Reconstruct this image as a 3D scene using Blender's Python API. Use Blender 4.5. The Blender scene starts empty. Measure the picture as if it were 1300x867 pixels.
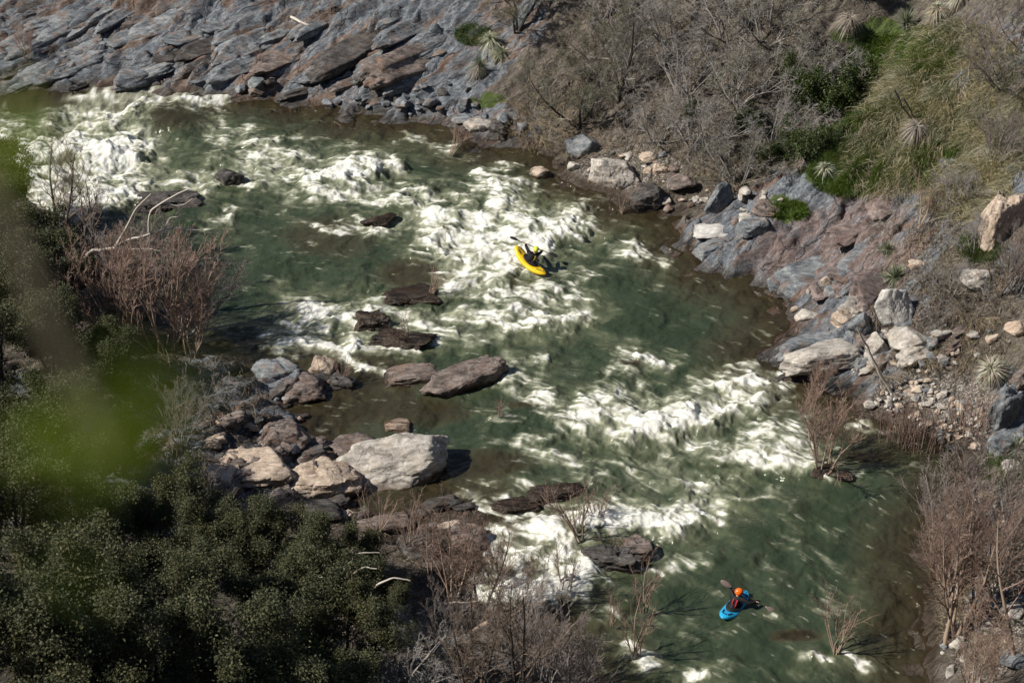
import bpy, math, time
import numpy as np
T0 = time.time()
sc = bpy.context.scene
COL = sc.collection
R = math.radians

# ------------------------------------------------------------------ camera model
CAM_H, PITCH, FPX = 47.0, R(33.0), 2565.0      # metres, downward tilt, focal length in photo pixels (1300 wide)
CX, CY = 650.0, 433.5
cP, sP = math.cos(PITCH), math.sin(PITCH)

def ray(u, v):
    a, b = (u - CX) / FPX, (v - CY) / FPX
    return np.array([a, cP - b * sP, -sP - b * cP])

def ground(u, v, z=0.0):
    d = ray(u, v); t = (z - CAM_H) / d[2]
    return np.array([d[0] * t, d[1] * t])

def project(x, y, z=0.0):
    dz = z - CAM_H
    dep = y * cP - dz * sP
    dn = -y * sP - dz * cP
    return CX + FPX * x / dep, CY + FPX * dn / dep

# ------------------------------------------------------------------ noise
def _hash(ix, iy, seed):
    n = (ix.astype(np.int64) * 374761393 + iy.astype(np.int64) * 668265263 + seed * 1274126177) & 0xffffffff
    n = ((n ^ (n >> 13)) * 1274126177) & 0xffffffff
    return n ^ (n >> 16)
_ga = np.arange(256) / 256 * 2 * np.pi
_gx, _gy = np.cos(_ga), np.sin(_ga)
def perlin(x, y, seed=0):
    x0 = np.floor(x); y0 = np.floor(y); fx = x - x0; fy = y - y0
    ix = x0.astype(np.int64); iy = y0.astype(np.int64)
    sx = fx * fx * fx * (fx * (fx * 6 - 15) + 10); sy = fy * fy * fy * (fy * (fy * 6 - 15) + 10)
    def g(i, j, dx, dy):
        h = _hash(i, j, seed) & 255
        return _gx[h] * dx + _gy[h] * dy
    a = g(ix, iy, fx, fy); b = g(ix + 1, iy, fx - 1, fy)
    c = g(ix, iy + 1, fx, fy - 1); d = g(ix + 1, iy + 1, fx - 1, fy - 1)
    return ((a + (b - a) * sx) * (1 - sy) + (c + (d - c) * sx) * sy) * 1.5
def fbm(x, y, o=4, seed=0, g=0.5, l=2.03):
    s = 0; a = 1; n = 0
    for k in range(o):
        s = s + a * perlin(x, y, seed + 17 * k); n += a; a *= g; x = x * l + 3.7; y = y * l - 1.3
    return s / n
def cells(x, y, seed=0):
    """jittered cells: (height, slopes) of the nearest cell as a tilted facet, and border distance"""
    x0 = np.floor(x); y0 = np.floor(y)
    b1 = np.full(x.shape, 9.0); b2 = np.full(x.shape, 9.0); val = np.zeros(x.shape)
    for i in (-1, 0, 1):
        for j in (-1, 0, 1):
            ix, iy = x0 + i, y0 + j
            h = _hash(ix, iy, seed)
            px = ix + (h & 255) / 255; py = iy + ((h >> 8) & 255) / 255
            dx, dy = x - px, y - py
            d = np.hypot(dx, dy)
            v = ((h >> 16) & 255) / 255 - .5 + dx * (((h >> 4) & 255) / 255 - .5) * 1.3 + dy * (((h >> 20) & 255) / 255 - .5) * 1.3
            near = d < b1
            b2 = np.where(near, b1, np.minimum(b2, d)); val = np.where(near, v, val); b1 = np.where(near, d, b1)
    return val, b2 - b1
def noise3(p, seed=0):
    """3-D value noise on an (N,3) array"""
    i = np.floor(p).astype(np.int64); f = p - i; f = f * f * (3 - 2 * f)
    def h(a, b, c):
        return (_hash(i[:, 0] + a + (i[:, 2] + c) * 57, i[:, 1] + b + (i[:, 2] + c) * 131, seed) & 65535) / 32767.5 - 1
    r = 0
    for a in (0, 1):
        for b in (0, 1):
            for c in (0, 1):
                r = r + h(a, b, c) * (f[:, 0] if a else 1 - f[:, 0]) * (f[:, 1] if b else 1 - f[:, 1]) * (f[:, 2] if c else 1 - f[:, 2])
    return r
def fbm3(p, o=4, seed=0, g=.5):
    s = 0; a = 1
    for k in range(o):
        s = s + a * noise3(p, seed + k * 13); a *= g; p = p * 2.07 + 5.1
    return s
def sstep(a, b, x):
    t = np.clip((x - a) / (b - a), 0, 1); return t * t * (3 - 2 * t)

# ------------------------------------------------------------------ mesh helpers
def mesh(name, V, F, mat=None, attrs=None, smooth=True, fmat=None):
    """F: (M,k) int array or list of such arrays (k = 3 or 4)"""
    if not isinstance(F, (list, tuple)): F = [F]
    F = [np.asarray(f) for f in F if len(f)]
    m = bpy.data.meshes.new(name)
    V = np.asarray(V, dtype=np.float32)
    m.vertices.add(len(V)); m.vertices.foreach_set('co', V.ravel())
    loops = np.concatenate([f.ravel() for f in F]).astype(np.int32)
    tot = np.concatenate([np.full(len(f), f.shape[1]) for f in F]).astype(np.int32)
    start = (np.cumsum(tot) - tot).astype(np.int32)
    m.loops.add(len(loops)); m.loops.foreach_set('vertex_index', loops)
    m.polygons.add(len(tot)); m.polygons.foreach_set('loop_start', start); m.polygons.foreach_set('loop_total', tot)
    m.polygons.foreach_set('use_smooth', np.full(len(tot), bool(smooth)))
    if mat is not None:
        for mm in (mat if isinstance(mat, (list, tuple)) else [mat]): m.materials.append(mm)
    if fmat is not None: m.polygons.foreach_set('material_index', np.asarray(fmat, dtype=np.int32))
    for k, a in (attrs or {}).items():
        at = m.attributes.new(k, 'FLOAT', 'POINT'); at.data.foreach_set('value', np.asarray(a, dtype=np.float32))
    m.update(calc_edges=True)
    return m
def link(name, data, parent=None, loc=None, rot=None, scale=None):
    o = bpy.data.objects.new(name, data); COL.objects.link(o)
    if parent is not None: o.parent = parent
    if loc is not None: o.location = loc
    if rot is not None: o.rotation_euler = rot
    if scale is not None: o.scale = scale if hasattr(scale, '__len__') else (scale,) * 3
    return o
def tag(o, label=None, cat=None, group=None, kind=None):
    if label: o['label'] = label
    if cat: o['category'] = cat
    if group: o['group'] = group
    if kind: o['kind'] = kind
    return o
def gridfaces(nx, ny, keep=None):
    i = np.arange(ny - 1)[:, None] * nx + np.arange(nx - 1)[None, :]
    q = np.stack([i, i + 1, i + nx + 1, i + nx], -1).reshape(-1, 4)
    return q if keep is None else q[keep[q].any(1)]
def tubes(P, Rr, sides=3, cap=False):
    """P (K,N,3) polylines, Rr (K,N) radii -> verts, quads"""
    K, N, _ = P.shape
    Tn = np.gradient(P, axis=1); Tn /= np.linalg.norm(Tn, axis=2, keepdims=True) + 1e-9
    ref = np.where(np.abs(Tn[:, :1, 2:3]) > .8, np.array([1., .1, 0]), np.array([0, .05, 1.]))
    A = np.cross(Tn, np.broadcast_to(ref, Tn.shape)); A /= np.linalg.norm(A, axis=2, keepdims=True) + 1e-9
    B = np.cross(Tn, A)
    th = np.arange(sides) / sides * 2 * np.pi
    V = P[:, :, None, :] + Rr[:, :, None, None] * (A[:, :, None, :] * np.cos(th)[None, None, :, None] + B[:, :, None, :] * np.sin(th)[None, None, :, None])
    idx = np.arange(K * N * sides).reshape(K, N, sides)
    a = idx[:, :-1]; b = idx[:, 1:]
    q = np.stack([a, np.roll(a, -1, 2), np.roll(b, -1, 2), b], -1).reshape(-1, 4)
    return V.reshape(-1, 3), q
def merge(parts):
    """[(V,F), ...] -> V, list of F"""
    Vs, Fs, n = [], [], 0
    for V, F in parts:
        Vs.append(V); Fs.append(np.asarray(F) + n); n += len(V)
    by = {}
    for f in Fs: by.setdefault(f.shape[1], []).append(f)
    return np.concatenate(Vs), [np.concatenate(x) for x in by.values()]

# ------------------------------------------------------------------ node helpers
class NT:
    def __init__(s, name):
        s.m = bpy.data.materials.new(name); s.m.use_nodes = True
        s.t = s.m.node_tree; s.t.nodes.clear()
        s.out = s.t.nodes.new('ShaderNodeOutputMaterial')
    def n(s, typ, **kw):
        nd = s.t.nodes.new('ShaderNode' + typ)
        for k, v in kw.items(): setattr(nd, k, v)
        return nd
    def l(s, a, b): s.t.links.new(a, b)
    def val(s, sock, v):
        if hasattr(v, 'is_linked') or isinstance(v, bpy.types.NodeSocket): s.l(v, sock)
        else:
            try: sock.default_value = v
            except Exception: sock.default_value = (*v, 1)
    def noise(s, vec, scale, detail=4, rough=.55, dist=0.0):
        n = s.n('TexNoise'); n.inputs['Scale'].default_value = scale; n.inputs['Detail'].default_value = detail
        n.inputs['Roughness'].default_value = rough; n.inputs['Distortion'].default_value = dist
        if vec is not None: s.l(vec, n.inputs['Vector'])
        return n.outputs['Fac']
    def voro(s, vec, scale, feature='DISTANCE_TO_EDGE', out='Distance'):
        n = s.n('TexVoronoi'); n.feature = feature; n.inputs['Scale'].default_value = scale
        if vec is not None: s.l(vec, n.inputs['Vector'])
        return n.outputs[out]
    def ramp(s, fac, stops):
        n = s.n('ValToRGB'); cr = n.color_ramp
        while len(cr.elements) < len(stops): cr.elements.new(.5)
        for e, (p, c) in zip(cr.elements, stops):
            e.position = p; e.color = (c, c, c, 1) if not hasattr(c, '__len__') else (*c, 1)
        s.l(fac, n.inputs['Fac']); return n.outputs['Color']
    def mix(s, fac, a, b, blend='MIX'):
        n = s.n('Mix', data_type='RGBA', blend_type=blend)
        s.val(n.inputs[0], fac); s.val(n.inputs[6], a); s.val(n.inputs[7], b)
        return n.outputs[2]
    def math(s, op, a, b=None, clamp=False):
        n = s.n('Math', operation=op, use_clamp=clamp); s.val(n.inputs[0], a)
        if b is not None: s.val(n.inputs[1], b)
        return n.outputs[0]
    def rng(s, x, a, b, c=0., d=1.):
        n = s.n('MapRange'); s.val(n.inputs[0], x)
        for k, v in zip((1, 2, 3, 4), (a, b, c, d)): n.inputs[k].default_value = v
        return n.outputs[0]
    def attr(s, name):
        return s.n('Attribute', attribute_name=name).outputs['Fac']
    def mapping(s, vec, scale=(1, 1, 1), rot=(0, 0, 0), loc=(0, 0, 0)):
        n = s.n('Mapping'); n.inputs['Scale'].default_value = scale; n.inputs['Rotation'].default_value = rot; n.inputs['Location'].default_value = loc
        s.l(vec, n.inputs['Vector']); return n.outputs[0]
    def bump(s, h, strength=.5, dist=.05, normal=None):
        n = s.n('Bump'); n.inputs['Strength'].default_value = strength; n.inputs['Distance'].default_value = dist
        s.l(h, n.inputs['Height'])
        if normal is not None: s.l(normal, n.inputs['Normal'])
        return n.outputs[0]
    def bsdf(s, color, rough=.8, normal=None, spec=.3, **kw):
        b = s.n('BsdfPrincipled'); s.val(b.inputs['Base Color'], color); s.val(b.inputs['Roughness'], rough)
        s.val(b.inputs['Specular IOR Level'], spec)
        if normal is not None: s.l(normal, b.inputs['Normal'])
        for k, v in kw.items(): s.val(b.inputs[k.replace('_', ' ')], v)
        return b.outputs[0]
    def done(s, shader):
        s.l(shader, s.out.inputs['Surface']); return s.m
# ------------------------------------------------------------------ shoreline (photo pixels -> ground plane)
SHORE = [  # (zone, [(u, v), ...]) going round the water
 ('farrock', [(-420,108),(-200,112),(-60,116),(0,117),(46,112),(108,111),(185,113),(234,119),(286,125),(320,123),(350,121),(368,131),(412,135),(440,147),(488,150),(522,151),(565,154)]),
 ('farbank', [(590,168),(615,181),(645,183),(673,191),(704,201),(721,218),(739,230),(773,243),(790,250),(805,262),(830,270),(862,275)]),
 ('slab',    [(874,300),(882,322),(925,350),(975,366),(1008,371)]),
 ('boulders',[(1012,396),(1016,410),(985,443),(974,455),(990,480),(1040,486),(1085,500),(1100,522)]),
 ('cobble',  [(1139,530),(1170,545),(1193,552),(1215,570),(1250,586)]),
 ('rightlow',[(1235,615),(1215,650),(1192,700),(1182,760),(1186,820),(1200,900),(1210,1100),(1260,1500)]),
 ('nearlow', [(900,1500),(800,1100),(745,900),(715,840),(690,800),(640,775),(600,755),(598,715),(608,670),(590,645),(545,652),(485,664),(440,650)]),
 ('nearrock',[(447,632),(440,602),(405,578),(398,560),(350,522),(352,508),(440,492),(440,478),(310,474),(300,460),(262,452)]),
 ('nearleft',[(225,446),(165,405),(105,310),(60,270),(0,240),(-80,225),(-400,215)]),
]
ZP = {  # slope near the water, distance of the break, slope beyond, roughness
 'farrock':(.55,3.,.62,.85), 'farbank':(.28,2.2,.62,.35), 'slab':(.66,2.,.80,.85), 'boulders':(.35,1.5,.72,.6),
 'cobble':(.14,2.6,.85,.12), 'rightlow':(.3,2.,.7,.25), 'nearlow':(.16,6.,.28,.28), 'nearrock':(.3,6.,.3,1.), 'nearleft':(.22,5.,.3,.3)}
_pts, _zone = [], []
for zn, pp in SHORE:
    for u, v in pp:
        _pts.append(ground(u, v)); _zone.append(ZP[zn])
PTS = np.array(_pts); ZN = np.array(_zone)

def shore_fields(x, y):
    """signed distance to the shoreline (land positive) and blended bank parameters"""
    n = len(PTS); dmin = np.full(x.shape, 1e9); w = np.zeros(x.shape); acc = [np.zeros(x.shape) for _ in range(4)]
    inside = np.zeros(x.shape, bool)
    for i in range(n):
        a = PTS[i]; b = PTS[(i + 1) % n]; e = b - a
        t = np.clip(((x - a[0]) * e[0] + (y - a[1]) * e[1]) / (e @ e + 1e-9), 0, 1)
        d = np.hypot(x - a[0] - t * e[0], y - a[1] - t * e[1])
        dmin = np.minimum(dmin, d)
        if i < n - 1:
            ww = min(math.hypot(*e), 2.5) / (d + .4) ** 4; w += ww
            for k in range(4): acc[k] += ww * ((1 - t) * ZN[i][k] + t * ZN[i + 1][k])
        c = (a[1] > y) != (b[1] > y)
        xi = a[0] + (y - a[1]) / (e[1] if abs(e[1]) > 1e-9 else 1e-9) * e[0]
        inside ^= c & (x < xi)
    return np.where(inside, -dmin, dmin), [q / w for q in acc]

SHALLOW = [(520,520,110,24,.35),(620,585,70,22,.35),(540,615,90,14,.3),(480,470,60,16,.3),(330,500,60,20,.3),(940,350,60,16,.4),(660,196,60,16,.3),(1010,806,44,13,.14),(1098,578,40,11,.14),(802,462,26,9,.2),(665,512,30,9,.22),(1150,790,50,30,.35),(420,300,90,40,.55),(560,165,70,14,.35),(520,345,60,24,.35),(780,255,50,14,.3),(890,330,40,14,.25)]
SA = R(36)
def strata(x, y):
    return x * math.cos(SA) + y * math.sin(SA), -x * math.sin(SA) + y * math.cos(SA)

def softmin(a, b, k): return -np.log(np.exp(-a / k) + np.exp(-b / k)) * k

def px_blob(u, v, spots):
    """0..1 field of soft elliptical spots (u, v, ru, rv)"""
    f = np.zeros(u.shape)
    for (a, b, ru, rv) in spots:
        f = np.maximum(f, 1 - sstep(.6, 1.25, np.hypot((u - a) / ru, (v - b) / rv)))
    return f

def terrain_height(x, y):
    d0, (s1, br, s2, rough) = shore_fields(x, y)
    wob = fbm(x * .55, y * .55, 4, 5) * .6
    d = d0 + wob
    L = np.maximum(d, 0)
    h = np.where(L < br, L * s1, br * s1 + (L - br) * s2)
    # near hillside steepens towards the viewer, far hills level off
    h = np.where(y < 52, h + np.clip(52 - y, 0, 80) * .42, h)
    far = np.hypot(x, y - 75)
    h = np.where(h > 20, 20 + 60 * np.tanh((h - 20) / 60), h)
    # gully behind the grassy spur on the right
    g = np.array([[12.0, 84.5], [17.5, 89], [21.0, 93.5], [27, 101], [40, 118]])
    dg = np.full(x.shape, 1e9)
    for a, b in zip(g[:-1], g[1:]):
        e = b - a; t = np.clip(((x - a[0]) * e[0] + (y - a[1]) * e[1]) / (e @ e), 0, 1)
        dg = np.minimum(dg, np.hypot(x - a[0] - t * e[0], y - a[1] - t * e[1]))
    h -= np.exp(-(dg / 2.2) ** 2) * np.clip(h * .45, 0, 3.0)
    near = 1 - sstep(35, 70, far)
    a, b = strata(x, y)
    wa = fbm(a * .35, b * .6, 3, 31) * 1.2
    t = b * .75 + wa + fbm(a * .12, b * .3, 2, 77) * 1.5
    fr = t - np.floor(t)
    ledge = (fr - sstep(.70, 1., fr)) * .7
    c1, e1 = cells(a * .20 + fbm(x * .6, y * .6, 2, 3) * .25, b * .85 + fbm(x * .5, y * .5, 2, 13) * .2, 11)
    c2, e2 = cells(a * .6 + 4, b * 2.1, 12)
    rk = np.clip(rough, 0, 1) * sstep(-1.2, .5, d) * near
    h += rk * (c1 * .75 * sstep(0, .22, e1) + ledge * .6 + c2 * .34 * sstep(0, .22, e2) - (1 - sstep(0, .07, e1)) * .16 - (1 - sstep(0, .08, e2)) * .05 + fbm(a * 1.2, b * 3, 4, 9) * .10)
    h += (1 - np.clip(rough, 0, 1)) * near * (fbm(x * .5, y * .5, 4, 21) * .45 + fbm(x * 2.5, y * 2.5, 3, 22) * .08) * sstep(0, 1.5, d)
    wet = d < 0
    bed = np.maximum(d * .30, -1.6) + fbm(x * .8, y * .8, 4, 41) * .22 + c1 * .25 * np.clip(rough, 0, 1)
    uu, vv = project(x, y, 0.)
    for (su, sv, ru, rv, dp) in SHALLOW:
        q = 1 - sstep(.35, 1.25, np.hypot((uu - su) / ru, (vv - sv) / rv)); bed = np.maximum(bed, bed * (1 - q) - (dp - .25 * c1 * .3) * q)
    k = sstep(-.7, .25, d)
    h = np.where(d0 > 3, h, bed * (1 - k) + (h + .02) * k)
    return h, d, rough

def axis(lo, hi, step, far, grow=1.25):
    a = list(np.arange(lo, hi + 1e-6, step)); s = step; x = hi
    while x < far: s *= grow; x += s; a.append(x)
    s = step; x = lo
    while x > -far: s *= grow; x -= s; a.insert(0, x)
    return np.array(a)
TX = axis(-29.0, 29.0, .085, 420.0); TY = axis(46.0, 103.0, .085, 520.0)
XX, YY = np.meshgrid(TX, TY)
TH, TD, TR = terrain_height(XX.ravel(), YY.ravel())
TH2 = TH.reshape(XX.shape)

def height(x, y):
    x = np.atleast_1d(x); y = np.atleast_1d(y)
    i = np.clip(np.searchsorted(TX, x) - 1, 0, len(TX) - 2); j = np.clip(np.searchsorted(TY, y) - 1, 0, len(TY) - 2)
    fx = (x - TX[i]) / (TX[i + 1] - TX[i]); fy = (y - TY[j]) / (TY[j + 1] - TY[j])
    return (TH2[j, i] * (1 - fx) + TH2[j, i + 1] * fx) * (1 - fy) + (TH2[j + 1, i] * (1 - fx) + TH2[j + 1, i + 1] * fx) * fy
_t = np.arange(40, 190, .06)
def hit(u, v, water=True):
    """first point of the ground (or the water, z = 0) along the view ray of a photo pixel"""
    d = ray(u, v); p = d[None, :] * _t[:, None] + np.array([0, 0, CAM_H])
    h = height(p[:, 0], p[:, 1])
    if water: h = np.maximum(h, 0)
    k = np.argmax(p[:, 2] < h)
    return np.array([p[k, 0], p[k, 1], max(h[k], 0) if water else h[k]])
def hits(us, vs):
    return np.array([hit(a, b) for a, b in zip(us, vs)])
print('terrain', TH.shape, time.time() - T0)

# masks by what grows where
PU, PV = project(XX.ravel(), YY.ravel(), TH)
n1 = fbm(XX.ravel() * .9, YY.ravel() * .9, 4, 51)
ROCKS = [(250,40,420,95),(1060,310,130,75),(1160,300,40,50),(520,110,90,60),(40,90,300,60),(1000,300,110,75),(1110,410,130,60),(1060,450,100,50),(620,170,70,40),(1290,290,60,90),(1275,520,40,60),(1150,350,40,60)]
GREEN = [(1125,175,60,60),(1180,120,30,40),(1095,190,45,50),(1060,215,40,30),(1130,150,30,30),(1150,75,75,26),(1120,45,70,16),(1165,85,30,22),(1165,215,22,28),(1075,225,50,24),(1000,268,26,14),(1110,200,26,30),(1200,180,30,20),(1240,150,40,20),(620,128,22,12),(1275,600,30,24)]
m_rock = np.clip(px_blob(PU + n1 * 40, PV + n1 * 25, ROCKS) + sstep(.5, .7, TR), 0, 1)
m_green = np.clip(px_blob(PU + n1 * 30, PV + n1 * 18, GREEN), 0, 1)
m_pur = px_blob(PU + n1 * 20, PV + n1 * 14, [(1060,315,110,55),(1010,330,60,40),(1100,270,50,40)])
m_cob = px_blob(PU + n1 * 20, PV + n1 * 12, [(1185,520,95,55),(800,215,70,30),(1250,760,60,120)])
keep = np.ones(len(TH), bool)
terr = mesh('terrain', np.stack([XX.ravel(), YY.ravel(), TH], 1), gridfaces(len(TX), len(TY)), None,
            {'rock': m_rock, 'green': m_green, 'cob': m_cob, 'pur': m_pur})

def mat_terrain():
    s = NT('ground_rock_and_soil')
    pos = s.n('NewGeometry').outputs['Position']
    st = s.mapping(s.mapping(pos, rot=(0, 0, -SA)), scale=(.20, 1.35, .9))
    big = s.noise(st, .55, 5, .6, .4); mid = s.noise(st, 2.2, 6, .65, .5); fine = s.math('ADD', s.math('MULTIPLY', s.noise(st, 7, 6, .72, .4), .65), s.math('MULTIPLY', s.noise(pos, 11, 5, .7), .35)); speck = s.noise(pos, 40, 3, .7)
    grey = s.ramp(fine, [(.36, (.040, .046, .056)), (.5, (.112, .127, .148)), (.64, (.27, .285, .30))])
    brown = s.ramp(fine, [(.36, (.045, .032, .026)), (.5, (.125, .088, .07)), (.64, (.25, .18, .14))])
    rust = s.ramp(mid, [(.3, (.085, .046, .03)), (.7, (.19, .10, .062))])
    rock = s.mix(s.rng(s.math('ADD', big, s.math('MULTIPLY', s.math('SUBTRACT', mid, .5), .7)), .485, .62), grey, brown)
    rock = s.mix(s.math('MULTIPLY', s.rng(s.noise(st, 1.1, 5, .6, 1.), .60, .70), .7), rock, rust)
    purple = s.ramp(fine, [(.36, (.062, .045, .042)), (.5, (.145, .108, .100)), (.64, (.27, .215, .20))])
    rock = s.mix(s.math('MULTIPLY', s.attr('pur'), s.rng(mid, .38, .56, .35, 1.)), rock, purple)
    pale = s.rng(s.noise(pos, 3.3, 5, .7), .62, .74)
    rock = s.mix(s.math('MULTIPLY', pale, .55), rock, (.32, .31, .29))
    wp = s.n('VectorMath', operation='ADD'); s.l(st, wp.inputs[0]); wn = s.n('TexNoise'); wn.inputs['Scale'].default_value = 1.2; wn.inputs['Detail'].default_value = 5; s.l(pos, wn.inputs['Vector']); s.l(wn.outputs['Color'], wp.inputs[1])
    crk = s.voro(wp.outputs[0], .55)
    crk2 = s.voro(wp.outputs[0], 1.5)
    cr = s.math('MINIMUM', s.rng(crk, 0, .022), s.rng(crk2, 0, .02, .55, 1.))
    rock = s.mix(cr, s.mix(.65, rock, (.012, .011, .010)), rock)
    soil = s.ramp(fine, [(.36, (.030, .026, .021)), (.5, (.088, .075, .061)), (.66, (.22, .195, .165))])
    soil = s.mix(s.rng(mid, .5, .65), soil, (.115, .098, .080))
    green = s.ramp(fine, [(.3, (.022, .036, .009)), (.7, (.085, .115, .028))])
    moss = s.rng(s.noise(pos, 1.7, 5, .7), .60, .70)
    cobr = s.n('SeparateColor'); s.l(s.voro(pos, 13., 'F1', 'Color'), cobr.inputs[0])
    cobc = s.mix(s.rng(s.voro(pos, 13., 'F1'), .35, .75), s.ramp(cobr.outputs[0], [(0., (.10, .09, .08)), (.5, (.22, .195, .17)), (1., (.36, .34, .31))]), (.05, .042, .036))
    c = s.mix(s.rng(s.math('ADD', s.attr('rock'), s.math('MULTIPLY', s.math('SUBTRACT', mid, .5), .8)), .35, .6), soil, rock)
    c = s.mix(s.math('MULTIPLY', moss, s.rng(s.attr('rock'), 0, 1, .6, .25)), c, green)
    c = s.mix(s.rng(s.math('ADD', s.attr('green'), s.math('MULTIPLY', s.math('SUBTRACT', mid, .5), .8)), .3, .6), c, green)
    c = s.mix(s.rng(s.attr('cob'), .3, .7), c, cobc)
    z = s.n('SeparateXYZ'); s.l(pos, z.inputs[0])
    wet = s.rng(s.math('ADD', z.outputs[2], s.math('MULTIPLY', s.math('SUBTRACT', mid, .5), .3)), .10, .32, 1., 0.)
    under = s.rng(z.outputs[2], -.9, 0.02, 1., 0.)
    c = s.mix(wet, c, s.mix(1., c, (.42, .36, .30), 'MULTIPLY'))
    hgt = s.math('ADD', s.math('MULTIPLY', fine, .6), s.math('ADD', s.math('MULTIPLY', cr, .5), s.math('MULTIPLY', speck, .25)))
    b = s.bsdf(c, s.rng(wet, 0, 1, .82, .38), s.bump(hgt, 1., .10), .35)
    return s.done(b)
M_TERR = mat_terrain(); terr.materials.append(M_TERR)
tag(link('terrain', terr), kind='structure')
# ------------------------------------------------------------------ river
FLOW = [[(-300,185),(0,185),(200,205),(400,222),(560,268),(700,322),(800,420),(880,560),(950,700),(965,870),(960,1300)],
 [(300,385),(480,395),(650,425),(760,520),(830,640),(800,760),(800,1300)], [(690,225),(850,330),(950,450),(1060,580),(1085,760),(1090,1300)],
 [(600,610),(690,690),(770,760),(850,870),(880,1300)], [(300,520),(600,545),(690,600)], [(300,140),(520,170),(700,230)], [(120,230),(280,300),(500,330),(600,350)]]
FOAM = [ # (polyline in photo pixels, half width px, strength)
 ([(35,215),(95,165),(150,128),(190,120)],30,1.),([(150,118),(220,123),(284,130)],9,.95),([(50,240),(130,225),(175,185)],34,1.),([(0,165),(60,190)],24,.7),([(120,255),(200,228),(255,228)],15,1.),([(95,130),(150,116)],13,.9),([(200,160),(150,200)],14,.7),
 ([(275,165),(340,192),(400,200)],15,.62),([(250,228),(300,213),(355,228)],13,.85),([(330,200),(400,216),(500,211)],17,.95),([(350,238),(400,215)],12,.8),([(395,180),(445,190)],9,.45),
 ([(400,245),(470,240),(545,268)],14,.65),([(430,250),(505,245)],8,.85),([(500,240),(560,252),(640,240)],20,.45),([(610,225),(672,236)],9,.75),([(512,172),(556,176)],7,.7),([(560,182),(606,202)],9,.42),([(640,215),(700,240)],9,.5),
 ([(540,272),(600,283),(660,284),(731,283)],25,1.),([(560,302),(600,322),(640,312)],33,1.),([(575,350),(625,365)],20,.95),([(600,340),(664,330)],21,1.),([(690,300),(722,290)],12,1.),([(455,290),(502,284)],5,.85),([(400,285),(450,290),(530,275)],8,.55),([(690,330),(740,345)],10,.5),
 ([(366,385),(420,392),(485,385)],12,.95),([(345,420),(420,416),(455,432)],12,.95),([(355,440),(430,446),(505,440)],10,.75),([(500,402),(560,406),(622,394)],14,.85),([(540,422),(602,422)],10,.75),([(640,407),(690,406),(746,395)],14,1.),([(610,384),(680,376),(735,380)],14,.62),([(440,458),(492,472)],6,.85),
 ([(780,312),(835,324)],13,.62),([(795,448),(842,464)],9,.75),([(885,492),(930,478),(962,470)],10,.8),([(650,457),(692,455)],7,.8),([(770,280),(800,300)],7,.3),
 ([(740,532),(800,547),(870,537),(960,502),(986,490)],19,1.),([(760,515),(850,515)],20,.72),([(880,562),(950,577),(1022,582)],15,.85),([(940,556),(1015,560)],18,.62),([(1000,592),(1052,597)],6,.85),([(1080,540),(1140,546)],5,.75),([(985,525),(1045,545)],9,.5),
 ([(640,470),(690,505),(730,545)],22,.5),([(680,572),(735,578)],11,.75),([(640,530),(700,590)],18,.35),([(780,470),(850,520)],22,.4),
 ([(655,702),(700,672),(780,652),(850,657),(907,640)],22,1.),([(845,595),(895,622)],25,.75),([(615,742),(680,747),(742,737)],24,1.),([(640,702),(672,722)],28,.95),([(585,628),(632,621),(655,652)],11,.85),([(930,628),(990,619)],7,.7),([(740,600),(830,622)],30,.45),([(830,700),(875,716)],12,.55),([(735,712),(832,722)],6,.75),([(850,560),(860,600)],22,.5),([(720,580),(760,640)],22,.4),
 ([(790,812),(822,836)],9,.85),([(868,858),(912,853)],6,.85),([(1020,832),(1056,830)],8,1.),([(1080,822),(1105,842)],6,.85),([(750,772),(806,778)],8,.5),([(870,800),(930,840)],12,.28),([(1000,700),(1060,760)],30,.22),([(640,560),(690,640)],20,.25),
 ([(296,270),(268,290)],9,.7),([(345,432),(290,460)],7,.35),([(960,420),(1000,440)],8,.2),([(830,760),(900,790)],14,.25),([(720,840),(830,860)],8,.2),([(966,778),(986,782)],3,.5),([(690,340),(720,350)],9,.6),([(165,165),(180,140),(215,128),(255,140)],10,.85),([(262,160),(285,168)],9,.6),([(440,410),(470,422),(520,440)],7,.9),([(455,385),(440,400)],6,.8),([(560,415),(548,432)],6,.8),([(620,612),(690,628),(740,612)],6,.7),([(600,640),(660,652),(700,640)],7,.75),([(720,690),(760,680),(820,690)],7,.6),([(640,450),(668,462),(690,452)],7,.8),([(265,214),(262,230),(310,228)],6,.8),([(450,272),(475,292),(515,288)],5,.8),([(1025,600),(1060,606),(1090,600)],5,.7),([(505,372),(560,384)],6,.55),([(700,755),(740,760)],5,.7),([(795,775),(840,780)],4,.5)]

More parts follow.
